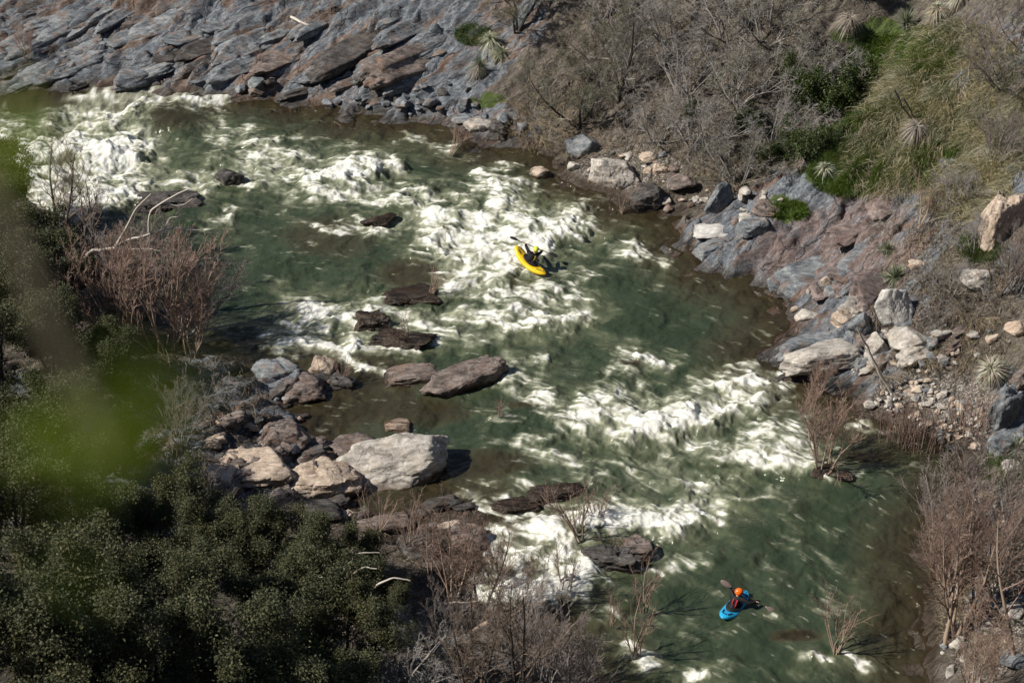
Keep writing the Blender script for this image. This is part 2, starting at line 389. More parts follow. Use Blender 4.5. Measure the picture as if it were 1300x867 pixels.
CREST = [ # breaking waves: (line in photo pixels, reach px upstream, strength, height m); the downstream side falls away sharply
 ([(742,272),(730,292),(700,316),(662,342),(632,364),(590,374)],34,1.,.42),([(600,262),(650,268),(690,270)],14,.8,.2),([(540,300),(570,318),(590,335)],16,.8,.2),([(640,414),(690,414),(748,398)],15,1.,.34),([(560,428),(610,432),(650,425)],12,.7,.2),
 ([(735,540),(790,557),(850,551),(920,528),(965,506),(990,491)],26,1.,.40),([(760,520),(830,528),(900,505)],14,.6,.2),([(880,577),(950,591),(1026,591)],20,.9,.3),([(690,690),(740,680),(800,672),(850,672),(898,655),(912,640)],26,1.,.38),([(605,760),(680,772),(746,748)],30,1.,.38),([(640,712),(690,720),(730,705)],18,.8,.25),
 ([(345,434),(420,443),(470,442)],13,.9,.25),([(360,398),(420,404),(486,392)],15,.9,.28),([(330,218),(400,233),(450,227),(503,214)],18,.95,.3),([(255,240),(300,232),(360,240)],12,.8,.22),([(455,302),(504,288)],7,.8,.15),([(150,136),(220,134),(288,134)],9,.9,.25),([(60,255),(130,262),(200,250)],22,1.,.35),([(40,190),(110,200),(170,190)],22,1.,.35),([(100,150),(160,150),(185,140)],16,.9,.3),
 ([(800,456),(846,466)],9,.85,.18),([(888,498),(932,486),(965,474)],10,.85,.2),([(783,326),(838,329)],11,.7,.16),([(608,240),(674,241)],9,.8,.16),([(400,250),(470,256),(520,262)],11,.7,.18),([(845,600),(880,625),(905,612)],14,.75,.2),([(1022,836),(1058,834)],8,.95,.15),([(793,818),(826,838)],8,.8,.14),([(868,860),(914,855)],6,.8,.1),([(925,632),(992,622)],7,.7,.12),([(690,576),(738,580)],7,.7,.12),([(1000,598),(1054,600)],5,.8,.12)]
WX = axis(-27.0, 19.6, .042, 200.0, 1.4); WY = axis(48.5, 94.5, .045, 200.0, 1.4)
wx, wy = np.meshgrid(WX, WY); SH = wx.shape; wx = wx.ravel(); wy = wy.ravel()
land = height(wx, wy)
wu, wv = project(wx, wy)
# flow direction
fx = np.zeros(wx.shape); fy = np.zeros(wx.shape)
for ln in FLOW:
    g = np.array([ground(*p) for p in ln])
    for a, b in zip(g[:-1], g[1:]):
        e = b - a; L = np.hypot(*e); t = np.clip(((wx - a[0]) * e[0] + (wy - a[1]) * e[1]) / (L * L), 0, 1)
        w = 1 / ((wx - a[0] - t * e[0]) ** 2 + (wy - a[1] - t * e[1]) ** 2 + 1.5) ** 1.5
        fx += w * e[0] / L; fy += w * e[1] / L
ed = .55 * fbm(wx * .35, wy * .35, 3, 61)          # eddies
ca, sa_ = np.cos(ed), np.sin(ed); fx, fy = fx * ca - fy * sa_, fx * sa_ + fy * ca
fx += 1.0 * np.hypot(fx, fy); nn = np.hypot(fx, fy) + 1e-9; fx /= nn; fy /= nn
# foam amount painted along the strokes, edges broken by noise
nu = fbm(wx * .9, wy * .9, 4, 71); nv = fbm(wx * .9 + 50, wy * .9, 4, 72)
M = np.zeros(wx.shape); M2 = np.zeros(wx.shape); M3 = np.zeros(wx.shape)
qu, qv = wu + nu * 26, wv + nv * 17
for pts, r, s in FOAM:
    lo = np.min(pts, 0) - r * 3.6; hi = np.max(pts, 0) + r * 3.6
    k = np.where((qu > lo[0]) & (qu < hi[0]) & (qv > lo[1]) & (qv < hi[1]))[0]
    if not len(k): continue
    dm = np.full(len(k), 1e9); uu, vv = qu[k], qv[k]
    for (x1, y1), (x2, y2) in zip(pts[:-1], pts[1:]):
        ex, ey = x2 - x1, y2 - y1; t = np.clip(((uu - x1) * ex + (vv - y1) * ey) / (ex * ex + ey * ey + 1e-9), 0, 1)
        dm = np.minimum(dm, np.hypot(uu - x1 - t * ex, vv - y1 - t * ey))
    q = s * (1 - sstep(.25, 1.9, dm / r)); M[k] = np.maximum(M[k], q); M2[k] = np.maximum(M2[k], q * min(r, 24) / 24); M3[k] = np.maximum(M3[k], s * (1 - sstep(.2, 3.4, dm / (r + 3))))
M = np.maximum(M * .74, M * 1.0 * np.clip(1.25 - np.hypot((wu - 120) / 150, (wv - 195) / 75), 0, 1)); M = np.maximum(M, M / .74 * .95 * (M < .8) * np.clip(1.3 - np.hypot((wu - 620) / 120, (wv - 310) / 60), 0, 1))
HC = np.zeros(wx.shape)
for pts, r, st_, A in CREST:
    lo = np.min(pts, 0) - r * 3.2; hi = np.max(pts, 0) + r * 3.2
    k = np.where((qu > lo[0]) & (qu < hi[0]) & (qv > lo[1]) & (qv < hi[1]))[0]
    if not len(k): continue
    dm = np.full(len(k), 1e9); sg = np.zeros(len(k)); en = np.zeros(len(k)); uu, vv = wu[k] + nu[k] * 20, wv[k] + nv[k] * 12; n_ = len(pts) - 1
    for q, ((x1, y1), (x2, y2)) in enumerate(zip(pts[:-1], pts[1:])):
        ex, ey = x2 - x1, y2 - y1; t = np.clip(((uu - x1) * ex + (vv - y1) * ey) / (ex * ex + ey * ey + 1e-9), 0, 1)
        ox, oy = uu - x1 - t * ex, vv - y1 - t * ey; dd = np.hypot(ox, oy); c = dd < dm
        dm = np.where(c, dd, dm); sg = np.where(c, ox * .45 + oy * .9, sg); en = np.where(c, (q + t) / n_, en)
    tp = sstep(0, .22, en) * sstep(0, .18, 1 - en) * .75 + .25
    up_ = 1 - sstep(.15, 2.3, dm / r); dn_ = 1 - sstep(.0, 9.0, dm)
    M[k] = np.maximum(M[k], st_ * tp * np.where(sg > 0, dn_, up_))
    M2[k] = np.maximum(M2[k], st_ * tp * np.where(sg > 0, dn_, up_) * .7)
    HC[k] += .72 * A * tp * np.where(sg > 0, np.exp(-(dm / 12.) ** 2) - .25 * np.exp(-((dm - 22) / 9.) ** 2), np.exp(-(dm / (r * .8 + 4)) ** 2))
# flow-combed noise
def comb(src, steps, step):
    x = np.interp(wx, WX, np.arange(len(WX))); y = np.interp(wy, WY, np.arange(len(WY)))
    acc = src.copy(); x2, y2 = x.copy(), y.copy(); cnt = 1.0
    S = src.reshape(SH); FX = (fx * step / .042).reshape(SH); FY = (fy * step / .045).reshape(SH)
    for sg in (1, -1):
        px, py = x.copy(), y.copy()
        for k in range(steps):
            i = np.clip(px + .5, 0, SH[1] - 1).astype(np.int32); j = np.clip(py + .5, 0, SH[0] - 1).astype(np.int32)
            px = px + sg * FX[j, i]; py = py + sg * FY[j, i]
            i = np.clip(px, 0, SH[1] - 2); j = np.clip(py, 0, SH[0] - 2); i0 = i.astype(np.int32); j0 = j.astype(np.int32); a = i - i0; b = j - j0
            acc += (S[j0, i0] * (1 - a) + S[j0, i0 + 1] * a) * (1 - b) + (S[j0 + 1, i0] * (1 - a) + S[j0 + 1, i0 + 1] * a) * b
            cnt += 1
    return acc / cnt
rngw = np.random.default_rng(4)
white = rngw.standard_normal(wx.shape)
ridge = lambda q: 1 - 2 * np.abs(q)
wxx = wx + .55 * fbm(wx * .7, wy * .7, 3, 85); wyy = wy + .55 * fbm(wx * .7 + 9, wy * .7, 3, 86)
c_fine = comb(white * .5 + fbm(wxx * 6, wyy * 6, 3, 81) * 2.4, 5, .042)
c_mid = comb(ridge(fbm(wxx * 2.2, wyy * 2.2, 4, 82)), 7, .05)
c_big = comb(ridge(fbm(wxx * .75, wyy * .75, 4, 83)), 5, .08)
def unit(q): return (q - q.mean()) / q.std()
c_fine, c_mid, c_big = unit(c_fine), unit(c_mid), unit(c_big)
px_, py_ = .62, .78
al = wx * .78 - wy * .62
blob = unit(fbm(wxx * 1.1, wyy * 1.1, 5, 84, .62))
crest = fbm(al * .34 + .35 * nu, (wx * px_ + wy * py_) * .16, 3, 91)
crest = unit(crest)
win = sstep(.02, .35, M)
streak = .15 * unit(c_fine * .42 + c_mid * .8) + .11 * c_big + .12 * blob + .10 * crest
foam = sstep(.05, 1.02, M * 1.12 - .16 + streak * (.5 + .62 * win) * (1.3 - .35 * M)) * sstep(.0, .12, M)
line = sstep(.9, 2.6, c_mid + .5 * c_big + M * 1.4) * .28 * sstep(-.2, 1.3, blob + M * 2.5)
fl = unit(c_fine * 1.1 + c_mid * .5 + blob * .35)
fleck_glint = sstep(2.0, 3.4, fl + M * .8 + .25 * c_big) * .55  # stray foam flecks, also painted glints standing in for sparkle on calm water
veil = sstep(.08, .95, M) * .46 * np.clip(.75 + .22 * blob + .12 * c_big, 0, 1.2)
foam = np.maximum(np.maximum(foam, veil + .5 * foam * (1 - veil)), np.maximum(line, fleck_glint))
aer = np.clip(sstep(.0, 1.0, np.maximum(M * .95, M3 * .58) + .07 * blob + .08 * c_big + .05 * c_mid + .02), 0, 1)
# surface relief
rough_w = np.clip(.28 + M2 * .9, 0, 1.)
hz = (.06 + .075 * rough_w) * crest + rough_w * ( .075 * unit(fbm(wxx * .9, wyy * .9, 3, 95)) + .02 * c_big + .03 * fbm(wx * 4, wy * 4, 3, 92)) + .12 * M2 ** 1.5 + .05 * fbm(wx * 1.1, wy * 1.4, 3, 93)
hz += foam * (.05 * fbm(wxx * 2.6, wyy * 2.6, 4, 94, .6) + .008 * c_fine)
HC *= 1 + .12 * blob
_dq = np.hypot((wu - 216 - nu * 10) / 56, (wv - 156 - nv * 6) / 24); dome = 1 - sstep(.1, 1.15, _dq)     # smooth tongue over a drowned rock
hz = hz * (1 - .8 * dome) + HC + .55 * dome; foam *= 1 - .92 * dome; aer *= 1 - dome
hz -= .08
fade = sstep(-.45, .05, -np.abs(land + .35) + .35)
depth = np.clip(-land + hz * .3, 0, 3) * (1 - .72 * dome)
hz = np.where(land > -.15, hz * .35 + .0, hz)
wz = hz
keepw = (land < .45)
water = mesh('river', np.stack([wx, wy, wz], 1), gridfaces(len(WX), len(WY), keepw), None, {'foam': foam, 'aer': aer, 'depth': depth, 'fine': c_fine})
print('water', len(wx), time.time() - T0)

def mat_water():
    s = NT('river_water')
    pos = s.n('NewGeometry').outputs['Position']
    foam = s.attr('foam'); aer = s.attr('aer'); dep = s.attr('depth')
    big = s.noise(pos, .22, 4, .6)
    deep = s.mix(big, (.0165, .0265, .0155), (.038, .052, .029))
    milky = s.mix(s.noise(pos, 1.5, 4), (.085, .10, .055), (.20, .21, .135))
    body = s.mix(s.math('MULTIPLY', aer, .85), deep, milky)
    shal = s.rng(dep, .05, 1.05, 1, 0)
    body = s.mix(s.math('MULTIPLY', shal, .92), body, s.mix(s.noise(pos, 2.2, 5, .65), (.032, .025, .013), (.088, .066, .036)))
    n1 = s.noise(pos, 2.3, 5, .6); n2 = s.noise(pos, 9, 4, .6)
    hb = s.math('ADD', s.math('MULTIPLY', n1, .8), s.math('ADD', s.math('MULTIPLY', n2, .4), s.math('MULTIPLY', s.attr('fine'), .012)))
    nrm = s.bump(hb, .38, .14)
    wat = s.bsdf(body, .10, nrm, .5, IOR=1.33)
    clear = s.n('BsdfTransparent'); clear.inputs[0].default_value = (.62, .52, .34, 1)
    gl = s.n('BsdfGlossy'); gl.inputs['Roughness'].default_value = .08; s.l(nrm, gl.inputs['Normal'])
    fr = s.n('Fresnel'); fr.inputs[0].default_value = 1.33; s.l(nrm, fr.inputs['Normal'])
    sh = s.n('MixShader'); s.l(fr.outputs[0], sh.inputs[0]); s.l(clear.outputs[0], sh.inputs[1]); s.l(gl.outputs[0], sh.inputs[2])
    m1 = s.n('MixShader'); s.l(s.math('MULTIPLY', s.rng(dep, .0, .75, 1, 0), .7), m1.inputs[0]); s.l(wat, m1.inputs[1]); s.l(sh.outputs[0], m1.inputs[2])
    fn = s.noise(pos, 7, 6, .7)
    fcol = s.mix(s.rng(s.math('ADD', foam, s.math('MULTIPLY', s.math('SUBTRACT', s.noise(s.mapping(pos, rot=(0, 0, .5), scale=(.7, 1.6, 1.)), 2.6, 6, .7, .8), .5), 1.1)), .45, 1.15), (.36, .37, .285), (.71, .71, .68))
    fsh = s.bsdf(fcol, .7, s.bump(s.math('ADD', fn, s.math('MULTIPLY', s.noise(pos, 24, 3, .7), .35)), .45, .08), .3)
    fa = s.math('MULTIPLY', s.rng(s.math('ADD', foam, s.math('MULTIPLY', s.math('MULTIPLY', s.math('SUBTRACT', fn, .5), .5), s.rng(foam, 0., .3))), .02, .95), .97, True)
    m2 = s.n('MixShader'); s.l(fa, m2.inputs[0]); s.l(m1.outputs[0], m2.inputs[1]); s.l(fsh, m2.inputs[2])
    return s.done(m2.outputs[0])
water.materials.append(mat_water())
tag(link('river', water), kind='structure')
def water_z(x, y):
    i = np.clip(np.searchsorted(WX, x), 0, SH[1] - 1); j = np.clip(np.searchsorted(WY, y), 0, SH[0] - 1)
    return float(wz.reshape(SH)[j, i])
# ------------------------------------------------------------------ boulders
import bmesh
def ico(sub):
    bm = bmesh.new(); bmesh.ops.create_icosphere(bm, subdivisions=sub, radius=1)
    V = np.array([v.co[:] for v in bm.verts]); F = np.array([[v.index for v in f.verts] for f in bm.faces]); bm.free()
    return V, F
ICO = {k: ico(k) for k in (3, 4, 5, 6)}
def boulder_verts(seed, sub=4, cuts=16, sharp=.5, rough=.06, freq=2.2, ledge=False):
    rg = np.random.default_rng(seed)
    D, F = ICO[sub]
    n = rg.standard_normal((cuts, 3)); n /= np.linalg.norm(n, axis=1, keepdims=True)
    d = rg.uniform(.56, 1.0, cuts)
    if ledge:
        ax6 = np.array([[1,0,0],[-1,0,0],[0,1,0],[0,-1,0],[0,0,1.],[0,0,-1]]) + rg.normal(0, .16, (6, 3)); ax6 /= np.linalg.norm(ax6, axis=1, keepdims=True)
        n = np.concatenate([ax6, n[:6]]); d = np.concatenate([rg.uniform(.66, .92, 6), rg.uniform(.8, 1.05, 6)])
    q = D @ n.T
    r = np.where(q > .08, d[None, :] / np.maximum(q, .08), 9.0)
    k = 58 * sharp + 8
    r = (np.exp(-k * np.minimum(r, 2.0)).sum(1) + math.exp(-k * 1.12)) ; r = -np.log(r) / k
    V = D * r[:, None]
    off = rg.uniform(-50, 50, 3)
    V = V * (1 + rough * fbm3(V * freq + off, 5, seed, .55)[:, None])
    # bedding cracks: thin grooves across the block
    w = V @ (n[0]) * 3.1 + .5 * fbm3(V * 1.2 + off, 3, seed + 5)
    g = np.abs(w - np.round(w))
    V = V * (1 - .05 * (1 - sstep(0, .07, g)) * (fbm3(V * 1.1 - off, 2, seed + 8) > .0))[:, None]
    if ledge:   # bedding layers stepping in and out, split blocks
        zz = V[:, 2] * 3.2 + .35 * fbm3(V * 1.5 + off, 3, seed + 2) + V[:, 0] * .5
        V[:, :2] *= (1 + .13 * ((_hash(np.floor(zz), np.zeros(len(zz)), seed) & 255) / 255 - .5))[:, None]
        b = np.floor(V[:, 0] * 2.2 + .5 * V[:, 1] + .3 * fbm3(V * 2 + off, 2, seed + 3)); V[:, 2] *= 1 + .30 * ((_hash(b, np.floor(V[:, 1] * 1.7), seed + 9) & 255) / 255 - .5)
    return V / np.abs(V).max(0), F

def mat_rock(name, dark, mid, light, stain=(.20, .11, .06), stain_amt=.35, wet_lo=.08, wet_hi=.26, moss=0., streak=1.):
    s = NT(name)
    tc = s.n('TexCoord').outputs['Object']; inf = s.n('ObjectInfo').outputs['Random']
    off = s.n('VectorMath', operation='ADD'); s.l(s.n('NewGeometry').outputs['Position'], off.inputs[0])
    cmb = s.n('CombineXYZ'); s.l(s.math('MULTIPLY', inf, 37.), cmb.inputs[0]); s.l(s.math('MULTIPLY', inf, 71.), cmb.inputs[2]); s.l(cmb.outputs[0], off.inputs[1])
    p = off.outputs[0]
    st = s.mapping(p, rot=(.3, .5, -SA), scale=(.6, 2.2, 1.3))
    big = s.noise(p, .9, 5, .6, .5); mid_n = s.noise(st, 2.6, 6, .68, .4); fine = s.noise(p, 13, 6, .72); speck = s.noise(p, 55, 3, .7)
    t = s.math('ADD', s.math('MULTIPLY', mid_n, .6), s.math('ADD', s.math('MULTIPLY', fine, .35), s.math('MULTIPLY', s.math('SUBTRACT', big, .5), .4)))
    c = s.ramp(t, [(.36, dark), (.47, mid), (.58, light)])
    c = s.mix(s.math('MULTIPLY', s.rng(s.noise(p, 1.6, 5, .65, .6), .52, .68), stain_amt), c, stain)
    c = s.mix(s.math('MULTIPLY', s.rng(speck, .56, .72), .35), c, s.mix(1., c, (.45, .43, .42), 'MULTIPLY'))
    wp = s.n('VectorMath', operation='ADD'); s.l(st, wp.inputs[0]); wn = s.n('TexNoise'); wn.inputs['Scale'].default_value = 1.6; wn.inputs['Detail'].default_value = 5; s.l(p, wn.inputs['Vector']); s.l(wn.outputs['Color'], wp.inputs[1])
    crk = s.math('MAXIMUM', s.rng(s.voro(wp.outputs[0], .5), 0, .014), s.rng(s.noise(p, .8, 2), .45, .55))
    c = s.mix(crk, s.mix(.45, c, (.03, .027, .024)), c)
    if moss: c = s.mix(s.math('MULTIPLY', s.rng(s.noise(p, 2.2, 5, .7), .55, .66), moss), c, (.06, .065, .022))
    z = s.n('SeparateXYZ'); s.l(s.n('NewGeometry').outputs['Position'], z.inputs[0])
    wet = s.rng(s.math('ADD', z.outputs[2], s.math('MULTIPLY', s.math('SUBTRACT', mid_n, .5), .5)), wet_lo, wet_hi, 1., 0.)
    c = s.mix(wet, c, s.mix(1., c, (.30, .25, .21), 'MULTIPLY'))
    h = s.math('ADD', s.math('MULTIPLY', fine, .7), s.math('ADD', s.math('MULTIPLY', crk, .35), s.math('ADD', s.math('MULTIPLY', speck, .2), s.math('MULTIPLY', mid_n, .9))))
    return s.done(s.bsdf(c, s.rng(wet, 0, 1, .85, .3), s.bump(h, .75, .07), .35))
ROCKM = {
 'pale': mat_rock('pale_granite', (.18, .168, .15), (.35, .325, .295), (.50, .475, .44), (.36, .275, .20), .45),
 'white': mat_rock('white_granite', (.25, .25, .25), (.43, .42, .405), (.58, .57, .55), (.40, .33, .26), .25),
 'tan': mat_rock('tan_granite', (.19, .15, .12), (.37, .30, .24), (.50, .42, .35), (.34, .20, .12), .4),
 'blue': mat_rock('blue_grey_rock', (.055, .062, .072), (.135, .15, .165), (.26, .275, .285), (.19, .11, .07), .6, moss=.15),
 'brown': mat_rock('purple_brown_rock', (.05, .040, .036), (.13, .105, .095), (.25, .215, .195), (.21, .11, .06), .45),
 'purple': mat_rock('purple_grey_rock', (.075, .058, .056), (.16, .125, .118), (.27, .225, .21), (.17, .09, .06), .35, moss=.1),
 'dark': mat_rock('dark_rock', (.020, .019, .019), (.052, .048, .046), (.12, .112, .108), (.12, .07, .04), .35),
 'wet': mat_rock('wet_dark_rock', (.03, .026, .022), (.09, .076, .062), (.18, .152, .125), (.11, .065, .03), .5, .5, 1.2),
}
def depth_px(p):   # photo pixels per metre at a point
    return FPX / (p[1] * cP - (p[2] - CAM_H) * sP)
def boulder(u, v, w, h, kind, label, cat='boulder', name='boulder', seed=None, rot=0., dep=.8, sub=5, sink=.25, tilt=(0, 0), cuts=12, sharp=.7, rough=.09, group=None, hz=None, me=None, ledge=None):
    """u, v: where its middle is seen; w, h: seen size in photo pixels"""
    seed = seed if seed is not None else int(u * 7 + v * 13)
    g = hit(u, v + h * .22); k = depth_px(g)
    sx = w / k / 2; sy = sx * dep
    if hz is None:   # height that, with the depth, gives the seen height
        e = math.atan2(CAM_H, g[1]); hm = h / k
        hz = max(.25 * sx, (hm - 2 * sy * math.sin(e) * .55) / math.cos(e) / (1.7 - sink) )
        sz = min(hz, sx * 1.6)
    else: sz = hz
    if me is None:
        if ledge is None: ledge = any(q in label for q in ('ledge', 'slab', 'shelf', 'jagged', 'block', 'fractured', 'broken', 'angular', 'lump', 'islet', 'outcrop'))
        if ledge: sink = max(sink, .38)
        if kind == 'wet': sink = max(sink, .5)
        V, F = boulder_verts(seed, max(sub, 5), cuts, max(sharp, .9) if ledge else sharp, max(rough, .10) if ledge else rough, ledge=ledge)
        me = mesh(name, V * np.array([sx, sy, sz]), F, ROCKM[kind], smooth=True); sc_ = 1
    o = link(name, me, loc=(g[0], g[1], g[2] + sz * (1 - 2 * sink) * .6), rot=(R(tilt[0]), R(tilt[1]), R(rot)))
    return tag(o, label, cat, group)

B = boulder
B(506,577,200,78,'pale','huge pale cracked boulder at the edge of the still side pool',seed=21,rot=30,dep=.5,sub=6,cuts=12,sharp=.75,tilt=(6,-4),sink=.28,rough=.12)
B(408,604,104,62,'tan','tan blocky boulder just left of the huge pale cracked boulder',seed=8,rot=10,dep=.7,sub=6,cuts=12,sharp=.8)
B(597,474,138,46,'brown','long purple brown slab in midstream, the largest of the dark slabs, tilted up',seed=33,rot=33,dep=.36,sub=6,cuts=14,sharp=.6,tilt=(8,-6),hz=.75)
B(523,472,84,34,'brown','low flat grey slab beside the long purple brown midstream slab',seed=14,rot=14,dep=.5,hz=.42)
B(774,217,78,50,'pale','rounded pale grey boulder with a dark notch at the far waterline',seed=52,rot=-8,dep=.7,sub=6,cuts=11)
B(743,185,52,36,'blue','dark blue grey banded boulder behind the rounded pale boulder at the far waterline',seed=61,rot=-20,dep=.7)
B(684,219,26,16,'tan','small tan rounded stone in the shallows before the far bank',seed=3,cat='stone',name='stone',sub=4)
B(728,212,19,14,'pale','little pale stone against the left side of the rounded pale boulder',seed=4,cat='stone',name='stone',sub=4)
B(820,248,46,36,'dark','dark jagged boulder below the white rubble of the far bank',seed=77,rot=20)
B(608,158,38,22,'pale','pale wedge shaped block at the waterline beside a black block',seed=5,rot=10,sharp=.9,cuts=10)
B(630,165,32,28,'dark','black cubic block at the waterline beside the pale wedge',seed=6,rot=-25,sharp=.9,cuts=9)
B(586,151,26,12,'blue','small flat grey stone left of the pale wedge at the waterline',seed=9,cat='stone',name='stone',sub=4)
B(906,292,62,20,'white','flat white boulder at the foot of the tilted purple rock face',seed=41,rot=8,dep=.6)
B(908,313,64,24,'blue','blue grey slab just under the flat white boulder at the far bank',seed=42,rot=28,dep=.5)
B(913,257,42,40,'blue','upright grey fin of rock below the grey scrub',seed=43,rot=40,dep=.5,sharp=.9,tilt=(0,20))
B(955,285,40,26,'blue','grey angular block between the upright grey fin and the purple face',seed=44,rot=15,sharp=.9)
B(970,262,34,20,'brown','brown block at the top of the bank right of the upright grey fin',seed=45,rot=-15,sharp=.9)
B(863,230,44,22,'brown','flat brown boulder under the tangled grey scrub',seed=46,rot=-10)
B(838,215,24,16,'tan','square tan block among the white rubble',seed=47,sharp=.95,cuts=8)
B(826,200,30,14,'tan','buff rounded boulder on the bank above the white rubble',seed=48)
B(1046,366,20,32,'tan','upright pointed stone standing at the foot of the purple rock face',seed=49,dep=.7,sharp=.9,cuts=9,hz=.75)
B(1025,400,34,17,'pale','flat pale stone alone at the edge of the calm right pool',seed=50,cat='stone',name='stone')
B(1008,393,14,9,'tan','thumb sized pale chip next to the flat stone by the calm right pool',seed=51,cat='stone',name='stone',sub=4)
B(1134,394,54,58,'white','big white peaked boulder under the spiky yucca',seed=152,rot=15,dep=.7,sub=6,cuts=11,sharp=.8)
B(1086,392,46,36,'pale','pale flat topped block left of the white peaked boulder',seed=53,rot=30,sharp=.9,cuts=10)
B(1070,404,32,26,'tan','small pinkish block on the left edge of the white boulder pile',seed=153,rot=30,sharp=.9,cuts=10)
B(1090,412,30,30,'blue','round grey boulder in the middle of the white boulder pile',seed=54)
B(1114,437,34,32,'pale','cracked pale blue boulder at the bottom of the white boulder pile',seed=55,sharp=.8)
B(1152,428,54,36,'pale','undercut pale boulder on the right of the white boulder pile',seed=56,rot=-12,sharp=.8)
B(1052,453,136,44,'pale','long smooth pale boulder reaching into the river at the right bank',seed=57,rot=22,dep=.42,sub=6,cuts=12,hz=.8)
B(1022,438,100,22,'blue','long grey ledge behind the smooth pale boulder at the right bank',seed=58,rot=28,dep=.32,hz=.5)
B(1272,268,64,110,'tan','tall tan outcrop at the right edge of the slope',seed=59,rot=25,dep=.6,sub=6,cuts=14,sharp=.8)
B(1292,414,36,24,'tan','smooth buff boulder cut by the frame on the right slope',seed=60,dep=.7)
B(1238,352,46,30,'pale','pale flat boulder half hidden by the fan shaped dark shrub',seed=160,rot=20)
B(1164,335,24,14,'tan','small tan block beside the upper spiky yucca',seed=161,sharp=.9)
B(1280,512,66,52,'blue','dark blue slab leaning at the right edge above the gravel',seed=62,rot=40,dep=.4,sharp=.8)
B(1276,560,58,40,'blue','grey ledge at the right edge beside the gravel bar',seed=63,rot=30,dep=.6)
B(1284,592,30,18,'pale','pale stone below the grey ledge at the right edge',seed=64)
B(289,224,44,26,'dark','round dark boulder poking out of the upper rapids',seed=65,hz=.55)
B(480,277,54,18,'wet','long brown rock barely awash in the upper rapids',seed=67,rot=22,dep=.5,hz=.28)
B(470,402,54,28,'wet','black wet boulder left of the midstream ledge',seed=68,rot=10,hz=.42,rough=.2,cuts=9,sub=6,sharp=.9)
B(512,426,88,26,'wet','black wet ledge with white water spilling around it',seed=69,rot=-8,dep=.5,hz=.30,sharp=.8,rough=.2,cuts=9,sub=6)
B(520,372,80,18,'wet','dark rock shelf just awash above the black wet ledge',seed=70,rot=15,dep=.6,hz=.22,rough=.2,cuts=9,sub=6,sharp=.9)
B(546,378,30,12,'wet','small dark rock under the bent bush in midstream',seed=170,hz=.2,sub=4)
B(774,706,86,34,'dark','dark rocky islet piled with dead sticks in the lower rapids',seed=71,rot=-6,dep=.55,hz=.6,sub=6,cuts=18,rough=.2)
B(808,695,46,22,'brown','brown knob on the right end of the stick covered islet',seed=72,hz=.4)
B(1042,596,38,14,'wet','low dark rock carrying the two trunked willow',seed=73,hz=.25)
B(1072,603,30,10,'wet','low brown rock right of the two trunked willow',seed=74,hz=.2)
B(700,622,84,16,'wet','dark ledge streaked with foam right of the side channel',seed=75,rot=18,dep=.4,hz=.24,sharp=.8,rough=.2,cuts=9,sub=6)
B(655,640,80,18,'wet','dark shelf breaking the water below the streaked ledge',seed=76,rot=12,dep=.4,hz=.26,sharp=.8,rough=.2,cuts=9,sub=6)
B(215,254,100,18,'dark','dark ledge behind the leafless shrubs in the upper rapids',seed=78,rot=5,dep=.5,hz=.5,rough=.2,cuts=9,sub=6,sharp=.9)
B(352,470,66,34,'blue','grey angular rock striped by branch shadows on the rocky point',seed=79,rot=30,sharp=.9,hz=.7)
B(412,464,44,28,'tan','orange tan block at the tip of the rocky point',seed=80,sharp=.9,hz=.55)
B(436,486,40,26,'dark','dark broken block under the tip of the rocky point',seed=81,sharp=.9,hz=.45)
B(385,492,64,26,'brown','brown jagged block in the middle of the rocky point',seed=82,rot=20,sharp=.9,hz=.5)
B(505,540,36,12,'tan','small pale slab awash in the still side pool',seed=83,hz=.18,cat='stone',name='stone')
B(446,566,62,22,'brown','low purple slab behind the huge pale cracked boulder',seed=84,rot=12,hz=.35)
B(362,556,70,34,'brown','reddish fractured block on the near shore of the side pool',seed=85,rot=25,sharp=.9,hz=.7)
B(330,590,90,30,'tan','smooth pinkish ledge left of the tan blocky boulder',seed=86,rot=8,hz=.45)
B(275,604,62,34,'tan','pale square block in the shade of the near shore',seed=87,sharp=.9,hz=.6)
B(238,602,34,32,'blue','small grey block at the left end of the near shore rocks',seed=88,sharp=.9,hz=.5)
B(390,650,104,30,'dark','black layered ledge below the tan blocky boulder',seed=89,rot=18,dep=.5,sharp=.9,hz=.5,rough=.12)
B(310,650,80,30,'brown','rust stained ledge above the evergreen oaks',seed=90,rot=5,dep=.5,sharp=.9,hz=.45)
B(562,640,64,22,'dark','dark pointed ledge across the side channel from the huge boulder',seed=91,rot=26,dep=.45,sharp=.9,hz=.42,rough=.1)
B(485,664,90,26,'brown','grey brown ledge at the lower lip of the side channel',seed=92,rot=20,dep=.4,sharp=.9,hz=.42,rough=.1)
B(595,680,50,30,'brown','grey lump behind the leafless shrubs at the lower lip',seed=93,hz=.5)
B(530,690,60,30,'dark','dark lump among the shrubs under the grey brown ledge',seed=94,hz=.5)
B(1212,796,22,14,'pale','pale round stone at the foot of the reddish alders',seed=95,cat='stone',name='stone')
B(1216,816,24,20,'pale','largest pale stone at the foot of the reddish alders',seed=96,cat='stone',name='stone')
B(1262,756,64,26,'blue','grey flat boulder behind the dark trunked alder',seed=97)
B(1256,792,24,18,'pale','pale stone right of the dark alder trunk',seed=98,cat='stone',name='stone')
B(1288,775,40,26,'pale','pale boulder beside the white barked tree',seed=99)
B(1245,690,50,22,'pale','pale flat boulder seen through the alder twigs',seed=100)
B(1290,835,50,26,'blue','grey boulder at the foot of the white barked tree',seed=101)

